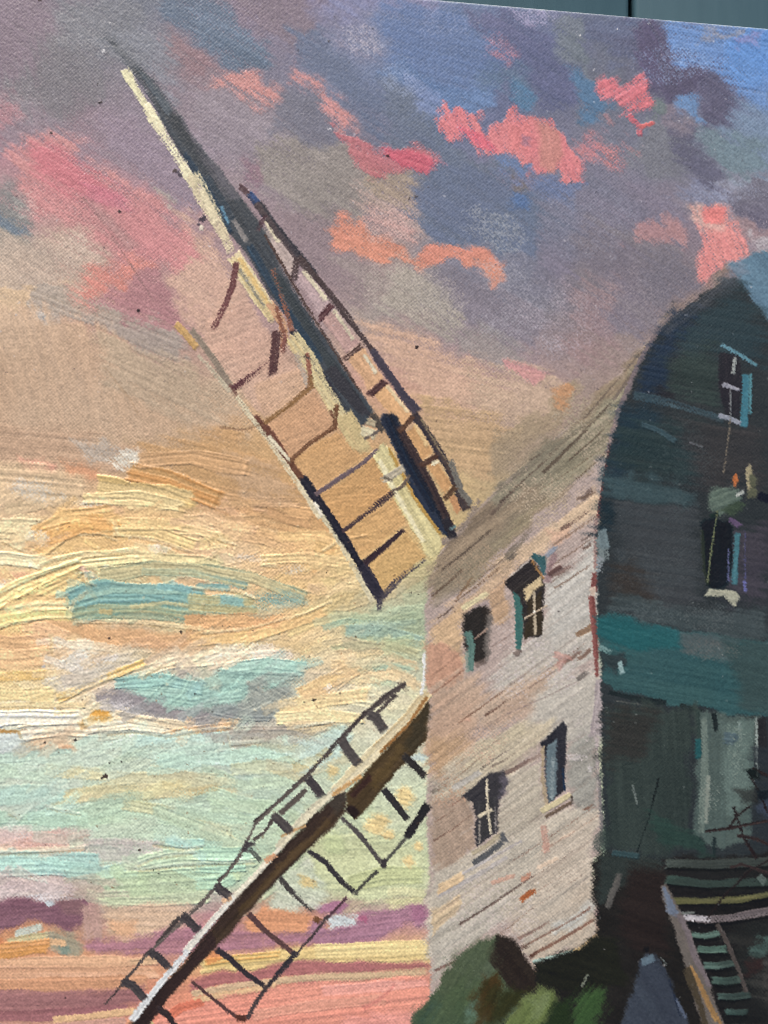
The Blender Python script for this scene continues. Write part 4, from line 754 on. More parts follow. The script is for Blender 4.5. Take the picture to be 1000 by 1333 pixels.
fill([(926, 638), (936, 632), (960, 638), (966, 650), (955, 662), (935, 672), (924, 664)], '52625a', c2='5e6e62', soft=3.5, wob=2.5, ang=D(-20), h=.35, p=box_); fill([(936, 664), (962, 652), (972, 656), (950, 672)], '3c4a3c', soft=3, p=box_); fill([(971, 612), (977, 607), (982, 620), (979, 640), (974, 640), (970, 625)], '9c9374', c2='a89c7c', soft=1.6, wob=1.5, ang=D(85), h=.4, p=box_)
fill([(978, 614), (986, 620), (985, 645), (974, 650)], '585a48', soft=3, p=box_); fill([(955, 620), (959, 616), (961, 626), (958, 636), (954, 628)], 'b5693c', soft=1.2, wob=.8, ang=D(85), h=.4, p=box_); dab([(958, 644), (968, 640)], 5, '9aa09a', h=.4, p=box_, dry=.1)
dab([(986, 645), (1000, 650), (1040, 660)], 9, '1f212c', h=.15); dab([(925, 672), (935, 668)], 7, '22302c')
ld = part('loading_door', FRONT, 'tall dark opening with a light blue jamb')
fill([(912, 682), (922, 676), (948, 678), (955, 686), (953, 740), (950, 762), (935, 766), (924, 764), (918, 740)], '17242a', c2='142024', soft=2, wob=2, ang=D(85), h=.12, p=ld); dab([(914, 690), (917, 740), (921, 762)], 5, '2c332c', p=ld); dab([(960, 694), (958, 725), (956, 762)], 8, '42707a', c2='4f7e88', h=.35, p=ld, dry=.1); dab([(948, 714), (948, 758)], 4, '5f6288', h=.25, p=ld, dry=.08)
dab([(950, 676), (962, 684)], 8, '5a4c66', h=.15); dab([(970, 690), (970, 760)], 2.4, '4c4e70', dry=.34, h=.3, p=ld); dab([(969, 756), (970, 770)], 6, '686ca4', h=.3, p=ld); fill([(916, 773), (924, 764), (940, 767), (958, 770), (962, 778), (956, 788), (950, 784), (944, 776), (930, 774)], 'a3a490', c2='8f917f', soft=1.5, wob=2, ang=D(8), h=.45, p=ld)
dab([(934, 664), (926, 715), (921, 758)], 1.8, '62684c', p=rope, dry=.05); blot(924, 760, 2.5, '17201e')

# ------------------------------------------------------------------ foot of the mill: steps, posts and bushes
DARK = part('shadowed_base', None, 'dark ground and trestle under the mill')
fill([(770, 1122), (786, 1106), (800, 1110), (830, 1120), (870, 1120), (900, 1116), (1000, 1110), (1290, 1100), (1290, 1660), (-260, 1660), (-260, 1420), (190, 1420), (520, 1400), (560, 1345), (640, 1290), (690, 1262), (776, 1218), (768, 1150)], '262421', c2='2b2926', soft=4, wob=4, ang=D(30), h=.12, keep=.2, p=DARK)
scatter([(-250, 1430), (1280, 1430), (1280, 1650), (-250, 1650)], 320, D(-14), 60, 26, h=.35, a=.85, spread=.7, pick=['3a3a2a', '46482e', '2e3024', '544c36', '393026', '4c5236'], p=None)
fill([(785, 1110), (870, 1118), (868, 1140), (830, 1150), (800, 1160), (780, 1180), (776, 1140)], '2f3633', c2='343b38', soft=6); dab([(798, 1110), (830, 1114)], 8, '33474a', dry=.15); fill([(820, 1130), (870, 1130), (870, 1240), (830, 1240), (805, 1210)], '2a2421', c2='2e2724', soft=9)
PO = part('post', DARK, 'pale grey-brown post against the dark'); fill([(788, 1182), (793, 1160), (803, 1138), (808, 1140), (805, 1158), (795, 1184)], '5a5854', c2='4c4a46', soft=2.4, wob=1.5, ang=D(-65), h=.3, p=PO)
STONE = part('slate_block', DARK, 'slate-blue slab between the posts'); fill([(833, 1252), (846, 1239), (853, 1242), (868, 1264), (884, 1300), (897, 1330), (892, 1350), (806, 1350), (816, 1310), (826, 1275)], '3a404b', c2='424a54', soft=3.5, wob=2, ang=D(60), h=.3, p=STONE); dab([(836, 1252), (850, 1246)], 8, '5a6c78', dry=.3, h=.25); dab([(880, 1300), (894, 1326)], 5, '525c6e', dry=.2); dab([(871, 1275), (886, 1325)], 2.6, '2a3140'); blot(842, 1236, 3, '1a1816'); dab([(860, 1246), (868, 1256)], 2, '82908e', dry=.2)
STAIR = part('steps', None, 'wooden steps up to the mill door')
fill([(862, 1118), (1010, 1112), (1290, 1110), (1290, 1200), (1010, 1196), (1000, 1330), (960, 1345), (940, 1330), (905, 1250), (880, 1190)], '201f1e', c2='272524', soft=4, ang=D(4), h=.08, p=STAIR)
f([(940, 1205), (1000, 1200), (1290, 1200), (1290, 1330), (1000, 1330), (968, 1270)], '2a2c2a', c2='30302d'); f([(975, 1280), (1000, 1260), (1000, 1300), (985, 1300)], '4c4a46', dry=.2); f([(982, 1230), (1000, 1225), (1000, 1248), (984, 1246)], '48605a', soft=4, dry=.2); f([(975, 1245), (995, 1250), (990, 1265), (972, 1270)], '3c2826', soft=5)
for pts, ww, c, c2 in [([(868, 1124), (930, 1126), (1000, 1122)], 11, '3c443f', '474f4a'), ([(867, 1145), (920, 1151), (990, 1149), (1060, 1146)], 11, '43574f', '394a43'), ([(877, 1173), (910, 1173), (960, 1172), (1000, 1164), (1060, 1160)], 9.5, '5f5f3e', '706e48'), ([(889, 1194), (920, 1198), (950, 1196), (1000, 1187), (1060, 1180)], 10.5, '776e6f', '625a5b'),
        ([(901, 1217), (920, 1219), (936, 1216)], 9, '46594f', '587066'), ([(908, 1236), (926, 1237), (945, 1236)], 9, '4a6258', '5c766a'), ([(917, 1257), (934, 1258), (952, 1255)], 10, '41564e', '546a62'), ([(928, 1277), (945, 1279), (965, 1276)], 9.5, '3b5048', '4a6058'), ([(936, 1298), (955, 1299), (976, 1296)], 8, '3a4c46', '485c56'), ([(945, 1318), (960, 1319), (972, 1318)], 8, '405650', '4a625c'), ([(950, 1338), (985, 1340)], 8, '3a4c48', '445a56')]:
    p = part('tread', STAIR, None)
    dab(pts, ww, c, c2=c2, h=.4, dry=.14, p=p, fade=.15, taper=(.2, .4), lo=.45)
    dab([(x + 1, y + ww * .62) for x, y in pts], 3.2, '181816', a=.8, dry=.1, h=.05)
dab([(889, 1193), (905, 1195), (925, 1197)], 7, 'b8b4b8', h=.5, dry=.06, fade=.2); blot(902, 1199, 1.6, 'e8e6ea'); blot(894, 1192, 1.2, '2a2a2c'); dab([(988, 1140), (996, 1150)], 8, '738880', dry=.2); dab([(882, 1190), (905, 1188)], 2.5, '6a706c', dry=.3); blot(962, 1276, 4, '5a7066')
fill([(900, 1116), (1010, 1112), (1010, 1160), (930, 1168), (880, 1150)], '2a2d2b', soft=14, a=.38, dry=.1, ang=D(4))
fill([(935, 1250), (990, 1240), (1000, 1345), (950, 1345)], '252826', soft=12, a=.4, dry=.1)
R2 = part('handrail', STAIR, 'thin dim rail on the far side of the steps'); dab([(934, 1203), (948, 1228), (960, 1258), (972, 1290)], 6, '5a5350', c2='4a4440', h=.3, dry=.12, p=R2)
R1 = part('handrail', STAIR, 'broad grey rail turning ochre at its foot'); fill([(860, 1152), (866, 1150), (876, 1166), (890, 1195), (906, 1235), (926, 1285), (950, 1345), (918, 1345), (905, 1302), (890, 1255), (876, 1205), (863, 1170)], '6b655f', c2='5f5650', soft=1.8, wob=1.5, ang=D(66), h=.35, p=R1)
fill([(861, 1153), (866, 1152), (886, 1190), (882, 1196), (870, 1188)], '707c8e', c2='626c7c', soft=2, ang=D(66), h=.3); fill([(880, 1190), (890, 1196), (908, 1240), (926, 1284), (920, 1284), (900, 1245)], '6f6668', soft=2, ang=D(66)); dab([(898, 1258), (912, 1285), (932, 1330)], 6, 'a37f50', c2='8c6c44', h=.4, dry=.15); dab([(905, 1270), (930, 1320), (945, 1345)], 5, '8f7048', h=.3, dry=.15); dab([(893, 1260), (912, 1310), (920, 1345)], 10, '4a4234', h=.2)
TW = part('twigs', None, 'bare dark twigs in front of the steps')
for pts in [[(955, 1050), (968, 1090), (985, 1118)], [(918, 1082), (950, 1078), (1000, 1068)], [(960, 1088), (985, 1092), (1010, 1104)], [(948, 1080), (960, 1062), (975, 1050)], [(920, 1198), (940, 1170), (975, 1135), (1010, 1115)], [(975, 1005), (990, 1035), (1000, 1060)], [(950, 1130), (965, 1125), (1010, 1140)], [(980, 1000), (1000, 1010)]]:
    dab(pts, 3.6, '2a2322', c2='3a302e', h=.3, dry=.15, p=TW)
fill([(970, 1002), (985, 1000), (990, 1015), (975, 1012)], '1e2422', soft=2, p=TW); fill([(955, 1030), (985, 1025), (990, 1050), (965, 1045)], '2c2c2a', soft=5, a=.7); fill([(985, 1030), (1000, 1028), (1000, 1042), (986, 1042)], '1a2226', soft=2.5, p=TW)
B1 = part('bush', None, 'rounded grey-green bush at the corner of the mill')
fill([(530, 1352), (545, 1322), (566, 1290), (585, 1262), (605, 1240), (628, 1226), (650, 1220), (672, 1230), (690, 1262), (680, 1310), (640, 1350), (600, 1360)], '4a5740', c2='505c44', soft=3, wob=4, ang=D(-60), h=.2, keep=.2, p=B1)
fill([(600, 1250), (630, 1230), (650, 1250), (640, 1280), (600, 1300)], '515c4a', c2='56624e', soft=8); fill([(545, 1330), (570, 1290), (600, 1290), (610, 1330), (560, 1352)], '44553c', soft=8, c2='3c5244'); fill([(560, 1310), (590, 1300), (600, 1340), (565, 1345)], '4a5c50', soft=6, a=.7); fill([(610, 1305), (628, 1298), (620, 1325), (606, 1330)], '5a7466', soft=4, dry=.2)
fill([(630, 1278), (650, 1262), (655, 1280), (640, 1330), (618, 1335), (625, 1310)], '4a3a20', c2='42351f', soft=3.5, ang=D(-65), h=.2)
fill([(645, 1225), (652, 1220), (672, 1226), (684, 1242), (700, 1265), (700, 1285), (680, 1295), (660, 1280), (648, 1258), (636, 1242)], '2b2421', c2='332c25', soft=3, wob=4, ang=D(50), h=.25, p=B1); fill([(660, 1290), (690, 1285), (680, 1300), (650, 1330), (640, 1320)], '35361f', soft=5)
dab([(695, 1252), (720, 1246), (745, 1238)], 6, '9ab0a6', dry=.2, h=.3, w2=3); fill([(700, 1256), (776, 1218), (800, 1225), (820, 1280), (760, 1290), (706, 1280)], '23231d', c2='272820', soft=5)
B2 = part('bush', None, 'lighter yellow-green bush low in front of the dark base')
fill([(648, 1352), (660, 1330), (680, 1300), (705, 1284), (722, 1286), (726, 1300), (706, 1330), (696, 1352)], '5d6a3e', c2='667246', soft=5, wob=4, ang=D(-55), h=.25, p=B2); fill([(690, 1300), (710, 1290), (712, 1310), (694, 1320)], '6a764c', soft=5)
B3 = part('bush', None, 'small dark green bush right of the yellow-green one'); fill([(738, 1352), (750, 1310), (765, 1284), (782, 1284), (792, 1300), (780, 1330), (770, 1352)], '344a2a', c2='3c5432', soft=7, wob=5, ang=D(-55), h=.2, p=B3, dry=.08)
fill([(720, 1310), (745, 1300), (740, 1345), (700, 1345)], '2a3a26', soft=8); dab([(758, 1284), (766, 1268)], 3.5, '6c7264', dry=.3)
sf = lambda poly, c, **k: fill(poly, c, **{**dict(soft=11, wob=7, ang=D(-60), h=.12, dry=.05, a=.8, keep=.8), **k})
sf([(572, 1290), (600, 1250), (630, 1228), (650, 1232), (640, 1262), (605, 1290), (580, 1320)], '4d5a42', c2='566149'); sf([(560, 1320), (590, 1285), (625, 1270), (630, 1300), (600, 1340), (560, 1350)], '46583c', c2='4c5c40')
sf([(540, 1345), (560, 1308), (575, 1310), (565, 1350)], '3d5244'); sf([(612, 1312), (628, 1300), (624, 1325), (606, 1338)], '5c7866', soft=5, dry=.25, a=.7)
sf([(630, 1275), (648, 1262), (652, 1285), (632, 1325), (616, 1332)], '45371f', soft=6, a=.85); sf([(640, 1280), (690, 1284), (676, 1304), (640, 1340), (620, 1345)], '33341e', a=.75)
sf([(655, 1345), (680, 1305), (705, 1288), (722, 1290), (718, 1308), (692, 1345)], '60703e', c2='6b7a48', soft=9); sf([(690, 1300), (712, 1290), (714, 1305), (696, 1320)], '74825a', soft=6, a=.6, dry=.2)
sf([(722, 1300), (745, 1296), (742, 1345), (702, 1345)], '28331f'); sf([(745, 1345), (756, 1305), (776, 1290), (784, 1300), (770, 1345)], '3a5430', soft=10)
scumble(610, 1270, 50, 50, '66725c', .25)

# ------------------------------------------------------------------ the sails
SAIL1 = part('sail', None, 'upper sail with its broken lattice')
# panes of sky seen between the laths
for poly, c, c2 in [([(262, 440), (305, 345), (340, 420), (395, 490), (345, 545), (305, 500)], 'cfac96', 'cba48e'), ([(330, 500), (398, 480), (408, 508), (345, 548)], 'cfab8c', 'cba486'), ([(345, 548), (408, 508), (440, 558), (378, 600)], 'cba07c', 'c89a74'), ([(378, 602), (440, 560), (480, 590), (412, 642)], 'cda270', 'c89a66'), ([(414, 646), (485, 596), (512, 640), (445, 690)], 'c99c66', 'c69660'),
        ([(445, 692), (515, 648), (528, 680), (472, 732)], 'cb9e68', 'd0a66e'), ([(474, 735), (528, 690), (555, 726), (495, 778)], 'd0a668', 'c8a068')]:
    fill(poly, c, c2=c2, soft=3, wob=2, ang=D(-20), a=.85, h=.15)
for poly, c in [([(337, 300), (350, 290), (388, 340), (380, 360)], 'b6a49c'), ([(388, 366), (394, 350), (428, 396), (416, 410)], 'b8a0a0'), ([(418, 414), (434, 402), (468, 446), (452, 460)], 'bd9a92'), ([(452, 464), (474, 452), (498, 492), (480, 508)], 'd2a67e'), ([(484, 512), (502, 500), (535, 542), (522, 556)], 'd6a878'), ([(528, 562), (540, 552), (562, 590), (550, 602)], 'cfa06c'), ([(556, 606), (568, 600), (590, 632), (580, 644)], 'c89a68'), ([(584, 648), (594, 642), (604, 660), (596, 670)], 'c08e62')]:
    fill(poly, c, soft=1.6, wob=1.5, ang=D(55), h=.35, hs=.4)
for a, b in [((395, 352), (424, 390)), ((434, 404), (460, 442)), ((474, 462), (490, 486)), ((344, 286), (364, 316))]:
    dab([a, b], 5, 'cfc4a8', dry=.12, h=.4)
dab([(504, 502), (530, 536)], 5, 'd8c096', dry=.15, h=.4); dab([(540, 552), (556, 580)], 4, 'd8b884', h=.4, dry=.15)
# the main spar
def spar_fill(p):
    fill([(135, 48), (150, 52), (180, 82), (200, 105), (225, 140), (256, 185), (278, 210), (305, 244), (318, 262), (345, 300), (360, 335), (388, 383), (420, 432), (452, 482), (484, 535), (478, 548), (468, 556), (445, 536), (412, 484), (390, 434), (350, 384), (324, 334), (295, 300), (268, 250), (236, 200), (212, 160), (196, 128), (176, 98), (166, 86)], '454a4f', c2='3a4148', soft=3, wob=1.5, ang=D(57), h=.35, st=.25, along=90, p=p, keep=.2)
spar_fill(SAIL1)
fill([(138, 50), (160, 52), (190, 86), (170, 88)], '7a7d84', soft=9, a=.75); fill([(176, 90), (196, 104), (222, 140), (214, 150), (192, 118)], '525c66', c2='5a646c', soft=4, ang=D(57), a=.8)
fill([(258, 192), (280, 212), (312, 255), (300, 262), (275, 230)], '6c6a70', c2='5a5860', soft=4, ang=D(57), a=.85, dry=.15); dab([(290, 262), (320, 312)], 7, '7c7876', dry=.3, h=.2); dab([(268, 230), (300, 282)], 12, '37424c', h=.3); dab([(240, 200), (270, 246), (300, 300)], 8, '2b3c4c', h=.3, dry=.08); dab([(325, 320), (370, 400), (420, 470)], 9, '2c3e4e', h=.35, dry=.08, c2='35536a', lo=.75); dab([(288, 268), (298, 290)], 4, '5c88a0', h=.3, dry=.15); dab([(360, 360), (410, 440), (468, 530)], 12, '3a4246', h=.3, dry=.12); dab([(380, 430), (440, 520)], 8, '32323c', h=.25); dab([(430, 480), (476, 540)], 14, '36363c', h=.2, dry=.1); dab([(345, 306), (400, 400), (470, 512)], 3, '4c3a34', dry=.25, h=.2)
# cream edge of the spar
EDGE = part('spar_edge', SAIL1, 'cream light edge along the spar')
dab([(163, 91), (170, 105), (188, 135), (200, 158)], 9, 'e2dcb2', h=.6, dry=.2, p=EDGE, taper=(.2, .1), w2=10); dab([(190, 138), (215, 180), (240, 222), (252, 240)], 13, 'e2dab4', h=.5, dry=.44, p=EDGE); dab([(250, 226), (268, 262), (290, 300), (300, 322)], 17, 'd8cca6', c2='ccbc9c', h=.5, dry=.38, p=EDGE); dab([(262, 248), (282, 290)], 10, 'd8cca8', h=.5, dry=.2)
dab([(306, 332), (330, 372), (358, 412)], 19, 'd4c08c', c2='d9c9a0', h=.5, dry=.16, p=EDGE); dab([(312, 336), (350, 396)], 5, 'd8b878', h=.4, dry=.2); dab([(312, 350), (345, 400)], 4, '8f8a78', dry=.3); dab([(352, 394), (368, 420), (372, 450)], 9, 'c79a76', dry=.25, h=.3); dab([(360, 398), (372, 440), (366, 456)], 5, '8a5844', dry=.25); dab([(355, 350), (372, 402), (380, 430)], 5, '8a5a48', dry=.3)
dab([(380, 438), (400, 466), (430, 520), (446, 550)], 20, 'd3c495', c2='cbb482', h=.55, dry=.16, p=EDGE); dab([(400, 460), (404, 490), (400, 505)], 5, '8c5a48', dry=.3); dab([(396, 462), (404, 468)], 4, '4a3a38', dry=.2); dab([(385, 460), (398, 490), (402, 510)], 7, 'b3a494', dry=.3)
dab([(446, 540), (460, 565), (470, 584)], 24, 'cbb784', c2='c2ab7c', h=.45, dry=.12, p=EDGE); dab([(430, 534), (438, 552), (432, 560)], 4, '7a5440', dry=.2)
dab([(470, 560), (486, 566)], 12, 'd2c8a4', h=.5); dab([(474, 572), (486, 566), (496, 558)], 4, '6a6058', dry=.2); dab([(484, 540), (498, 560)], 10, '4a443e', dry=.25, h=.2); dab([(478, 548), (490, 552)], 7, 'a89c80', dry=.2)
STOCK = part('stock', SAIL1, 'dark navy stock near the cap')
fill([(495, 545), (499, 538), (508, 537), (517, 542), (530, 570), (548, 598), (566, 632), (588, 674), (592, 690), (584, 698), (576, 694), (548, 662), (524, 606), (505, 566)], '1d2735', c2='262c3a', soft=1.8, wob=1.2, ang=D(62), h=.6, st=.5, along=90, p=STOCK, keep=.2)
dab([(520, 556), (560, 630), (588, 688)], 10, '33292c', c2='443634', h=.35, dry=.08); dab([(502, 544), (530, 606), (566, 668)], 9, '1b2636', h=.55, c2='222e42'); dab([(578, 676), (590, 700)], 10, '2c2a30', dry=.12); dab([(586, 690), (594, 684)], 4, '6f8a8a', dry=.2, h=.3)
WH = part('whip', SAIL1, 'cream board beside the stock')
fill([(482, 590), (500, 574), (512, 590), (530, 630), (550, 660), (570, 690), (575, 708), (567, 728), (556, 722), (540, 694), (516, 655), (498, 618)], 'd9cf9c', c2='cfc28a', soft=1.8, wob=2, ang=D(62), h=.6, st=.2, along=70, p=WH, keep=.2, hs=.4)
dab([(506, 584), (540, 648), (572, 694)], 4, 'b08c48', h=.4, dry=.1); dab([(494, 600), (520, 650), (552, 706)], 8, 'e2d9b0', h=.6, dry=.08); dab([(498, 626), (512, 618), (524, 610)], 9, 'b4aa94', dry=.2, h=.3); dab([(500, 622), (510, 626)], 4, '6f6658', dry=.2); dab([(510, 640), (524, 634), (534, 618)], 4, '6a5c50', dry=.25)
# laths: the long outer bars, then the cross pieces
NAVY = '2c2a36'
FB = part('frame_bar', SAIL1, 'outer bar on the right of the upper sail')
dab([(312, 242), (324, 252), (332, 262)], 7, '5a4448', dry=.2, h=.3, p=FB); dab([(325, 252), (338, 268), (346, 282)], 8, '38507e', c2='303c58', h=.4, p=FB, dry=.06); dab([(336, 264), (360, 298), (390, 336), (410, 358)], 9.5, '35343c', c2='4c4042', h=.4, p=FB, dry=.16); dab([(388, 334), (430, 384), (468, 434), (490, 462)], 9, '4a3c3c', c2='3c3436', h=.35, p=FB, dry=.2)
dab([(484, 456), (500, 480), (525, 514), (545, 536)], 10, '4c4450', c2='3a3842', h=.4, p=FB, dry=.2); dab([(538, 540), (552, 556), (572, 590), (590, 622), (606, 660)], 11, '33303a', c2='4a3e3a', h=.4, p=FB, dry=.12); dab([(548, 545), (575, 590), (592, 616)], 3.5, '8a7a60', dry=.3, h=.3); dab([(586, 600), (600, 640), (612, 655)], 7, '6f6c64', dry=.35, h=.2)
LB = part('frame_bar', SAIL1, 'outer bar on the left of the upper sail')
dab([(230, 422), (242, 434), (256, 452)], 9, 'b08a54', c2='c29c64', h=.5, p=LB, dry=.08); dab([(250, 430), (276, 464), (302, 506)], 6, '7c7068', c2='8a7c6c', h=.2, p=LB, dry=.2); dab([(258, 462), (280, 486), (300, 510)], 5, 'c0b49a', dry=.25, h=.3)
dab([(298, 500), (318, 530), (338, 552)], 6, '7a5a4e', h=.25, p=LB, dry=.2); dab([(332, 544), (352, 566), (378, 604)], 10, '5a3a32', c2='6a4436', h=.35, p=LB, dry=.1); dab([(374, 598), (396, 626)], 9, '6a4634', h=.3, p=LB, dry=.12); dab([(394, 622), (412, 648), (442, 694), (470, 738), (494, 774)], 12, NAVY, c2='24242e', h=.45, p=LB, dry=.12); dab([(470, 736), (488, 766), (500, 784)], 15, '33303c', h=.4, dry=.22, p=LB); dab([(494, 780), (494, 794)], 8, '4a4650', dry=.35)
dab([(308, 516), (350, 574), (390, 632), (416, 672)], 6.5, 'd5c9a8', dry=.24, h=.5); dab([(350, 568), (378, 600)], 5, 'd2c8ac', dry=.2, h=.4); dab([(416, 666), (450, 720), (486, 784)], 6, 'cfc6a4', dry=.35, h=.35); dab([(410, 654), (420, 672)], 5, 'dfd8c4', dry=.25)
def lath(pts, w_, c, s=SAIL1, **k):
    p = part('lath', s, None)
    dab(pts, w_, c, **{**dict(h=.35, dry=.18, fade=.12, p=p, taper=(.2, .4)), **k})
lath([(308, 342), (303, 372), (294, 396), (278, 428)], 8, '6a4040', fade=.35); lath([(361, 432), (358, 462), (355, 488)], 10, '553838', fade=.1); lath([(372, 436), (370, 456)], 6, '7c5046', fade=.3); lath([(304, 505), (320, 494), (348, 472)], 9, '5a3438', fade=.45, w2=5)
lath([(345, 550), (374, 530), (405, 504), (404, 488)], 5.5, '8a6640', fade=.2); lath([(378, 600), (404, 576), (435, 556), (438, 528)], 5.5, '6f4c34', fade=.15); lath([(412, 643), (440, 624), (474, 602), (492, 584)], 7, '6a5a5e', fade=.2, w2=4); lath([(446, 692), (470, 674), (496, 654), (512, 642)], 6.5, '45363a', fade=.2); lath([(474, 733), (498, 714), (524, 690)], 7.5, '3a2c32', fade=.05); lath([(498, 778), (524, 750), (554, 727)], 7.5, '4c464e', fade=.2)
lath([(346, 280), (334, 302)], 8, '4e343c'); lath([(386, 336), (382, 364)], 8, '4c3c3c'); lath([(431, 398), (415, 416)], 7, '553438'); lath([(470, 450), (450, 466)], 7, '553e38'); lath([(500, 496), (480, 514)], 8, '4a3030'); lath([(538, 542), (522, 560)], 7, '5a4032'); lath([(569, 594), (550, 606)], 8, '4f382e'); lath([(593, 634), (580, 648)], 8, '5a4230'); dab([(562, 604), (570, 600)], 5, 'dcd2b0', h=.4)
blot(263, 284, 4.5, '3c3440'); blot(258, 292, 2.5, '4c404c'); blot(262, 296, 3.2, 'd6cdb8'); dab([(230, 222), (236, 232)], 5, '4c4450', dry=.3)

SAIL2 = part('sail', None, 'lower sail running off the bottom left')
dab([(500, 1000), (520, 990), (545, 985), (556, 990)], 10, 'c0d0c8', dry=.2, h=.3)
fill([(447, 1024), (425, 1045), (390, 1080), (350, 1120), (310, 1165), (275, 1204), (250, 1237), (205, 1290), (160, 1342), (182, 1350), (206, 1320), (250, 1268), (276, 1238), (312, 1198), (350, 1157), (390, 1118), (425, 1083), (452, 1058)], '4b3c2e', c2='372c26', soft=2.8, wob=2, ang=D(-48), h=.4, st=.25, along=80, p=SAIL2, dry=.05, keep=.2)
fill([(446, 1026), (350, 1122), (275, 1207), (280, 1215), (360, 1132), (450, 1042)], '3a2e28', soft=2.5, ang=D(-48), a=.8); fill([(430, 1072), (350, 1150), (312, 1190), (308, 1182), (345, 1144), (426, 1062)], '5a4830', c2='4f3f2a', soft=3, ang=D(-48), a=.9); fill([(275, 1210), (250, 1240), (165, 1342), (184, 1348), (250, 1266), (280, 1230)], '2f2523', c2='3a2c2a', soft=2, wob=3, ang=D(-48), a=.9, dry=.06)
fill([(456, 1040), (444, 1028), (428, 1044), (440, 1062)], '464038', soft=4, a=.8)
BEAM = part('stock', SAIL2, 'thick olive-brown stock of the lower sail')
fill([(452, 1032), (482, 1000), (520, 958), (553, 912), (557, 908), (557, 964), (548, 974), (532, 988), (500, 1026), (472, 1060), (464, 1067), (452, 1058)], '54442c', c2='483a28', soft=1.8, wob=2, ang=D(-48), h=.4, st=.2, along=70, p=BEAM, keep=.2)
fill([(454, 1034), (480, 1006), (486, 1014), (462, 1042)], '3c2a24', soft=2.5, ang=D(-48)); fill([(535, 945), (557, 915), (557, 960), (540, 978), (525, 975)], '3c3628', soft=5, a=.8); fill([(450, 1056), (463, 1068), (470, 1060), (458, 1050)], '2c2220', soft=2); fill([(480, 1020), (520, 970), (530, 975), (490, 1030)], '5e4c2e', soft=4, a=.8)
E2 = part('spar_edge', SAIL2, 'cream light edge along the lower spar')
dab([(556, 903), (535, 930), (505, 958), (478, 986)], 13, 'd8cba6', c2='c9b284', h=.6, dry=.08, p=E2); dab([(556, 908), (530, 944), (500, 974), (470, 1004)], 5, 'a87e4c', c2='8c6236', h=.4, dry=.1); dab([(488, 976), (460, 1004), (436, 1030)], 15, 'ded3b0', c2='d4c69c', h=.6, dry=.08, p=E2); dab([(440, 1026), (410, 1050), (380, 1082), (360, 1106)], 12, 'd9d2b4', h=.6, dry=.1, p=E2); dab([(364, 1104), (330, 1142), (300, 1172)], 8, 'dcd6c0', h=.5, dry=.14, p=E2); dab([(304, 1168), (270, 1206), (240, 1240)], 7, 'd5d2c6', h=.5, dry=.2, p=E2); dab([(244, 1238), (205, 1284), (172, 1326)], 8, 'ccd0d0', h=.5, dry=.26, p=E2)
dab([(470, 1010), (440, 1030), (456, 1018)], 4, 'c49a64', dry=.3); dab([(378, 1082), (390, 1078), (364, 1090)], 5, 'c6a070', h=.3, dry=.2); dab([(345, 1122), (358, 1114)], 7, 'd09c74', dry=.3, h=.3); dab([(290, 1174), (300, 1168)], 6, 'd6b08c', dry=.25)
dab([(553, 850), (552, 890), (548, 905)], 5, 'e0e2dc', dry=.2, h=.5)
TB2 = part('frame_bar', SAIL2, 'thin broken outer bar on the left of the lower sail')
for pts, w_, dr in [([(528, 890), (500, 908), (474, 930)], 5, .3), ([(516, 905), (488, 930)], 4, .35), ([(476, 928), (458, 946), (440, 966)], 6, .16), ([(442, 962), (424, 984), (406, 1002)], 5.5, .26), ([(408, 1000), (392, 1016), (366, 1040), (332, 1070)], 5.5, .24), ([(398, 1028), (384, 1042), (366, 1058)], 6, .36), ([(356, 1066), (344, 1084), (330, 1094)], 4, .22), ([(314, 1112), (296, 1136), (284, 1146)], 4, .18), ([(276, 1160), (262, 1178), (248, 1188)], 3.5, .24), ([(234, 1194), (220, 1210), (204, 1230)], 5, .18), ([(196, 1236), (180, 1256), (160, 1280)], 4.5, .18), ([(158, 1282), (148, 1296), (136, 1308)], 2, .1)]:
    dab(pts, w_, '453d3c', c2='5c544e', h=.3, dry=dr * .55, p=TB2)
dab([(528, 892), (474, 932), (442, 964), (407, 1001), (366, 1040), (332, 1074), (312, 1114), (280, 1156), (248, 1190), (196, 1238), (158, 1281)], 3, '4e4644', c2='645c56', h=.2, dry=.3, p=TB2)
L2 = lambda pts, w_, c='454042', **k: lath(pts, w_, c, s=SAIL2, **k)
for a, m, b in [((480, 930), (489, 934), (497, 946)), ((445, 964), (452, 976), (464, 990)), ((400, 1012), (408, 1022), (418, 1036)), ((356, 1062), (364, 1070), (376, 1082)), ((282, 1152), (287, 1160), (298, 1167)), ((236, 1192), (248, 1202), (260, 1214)), ((194, 1238), (206, 1246), (220, 1260)), ((158, 1278), (172, 1282), (186, 1298))]:
    L2([a, m, b], 10.5, c2='4f4a48', fade=.1, dry=.05, h=.5)
L2([(318, 1102), (326, 1104)], 12, dry=.12); L2([(326, 1106), (338, 1120)], 5, '5a6058', dry=.25); L2([(520, 888), (530, 900)], 6, '5a5048', dry=.3)
L2([(445, 1064), (470, 1088), (498, 1124)], 6.5, '55504e', fade=-.1, dry=.24); L2([(402, 1108), (424, 1122), (444, 1146), (462, 1162)], 7.5, '3c393b', dry=.14, fade=0); L2([(364, 1144), (384, 1166), (408, 1188)], 7, '4a4644', dry=.2, fade=.2); L2([(324, 1190), (346, 1212), (384, 1242)], 6, '5a4240', dry=.22, fade=.15)
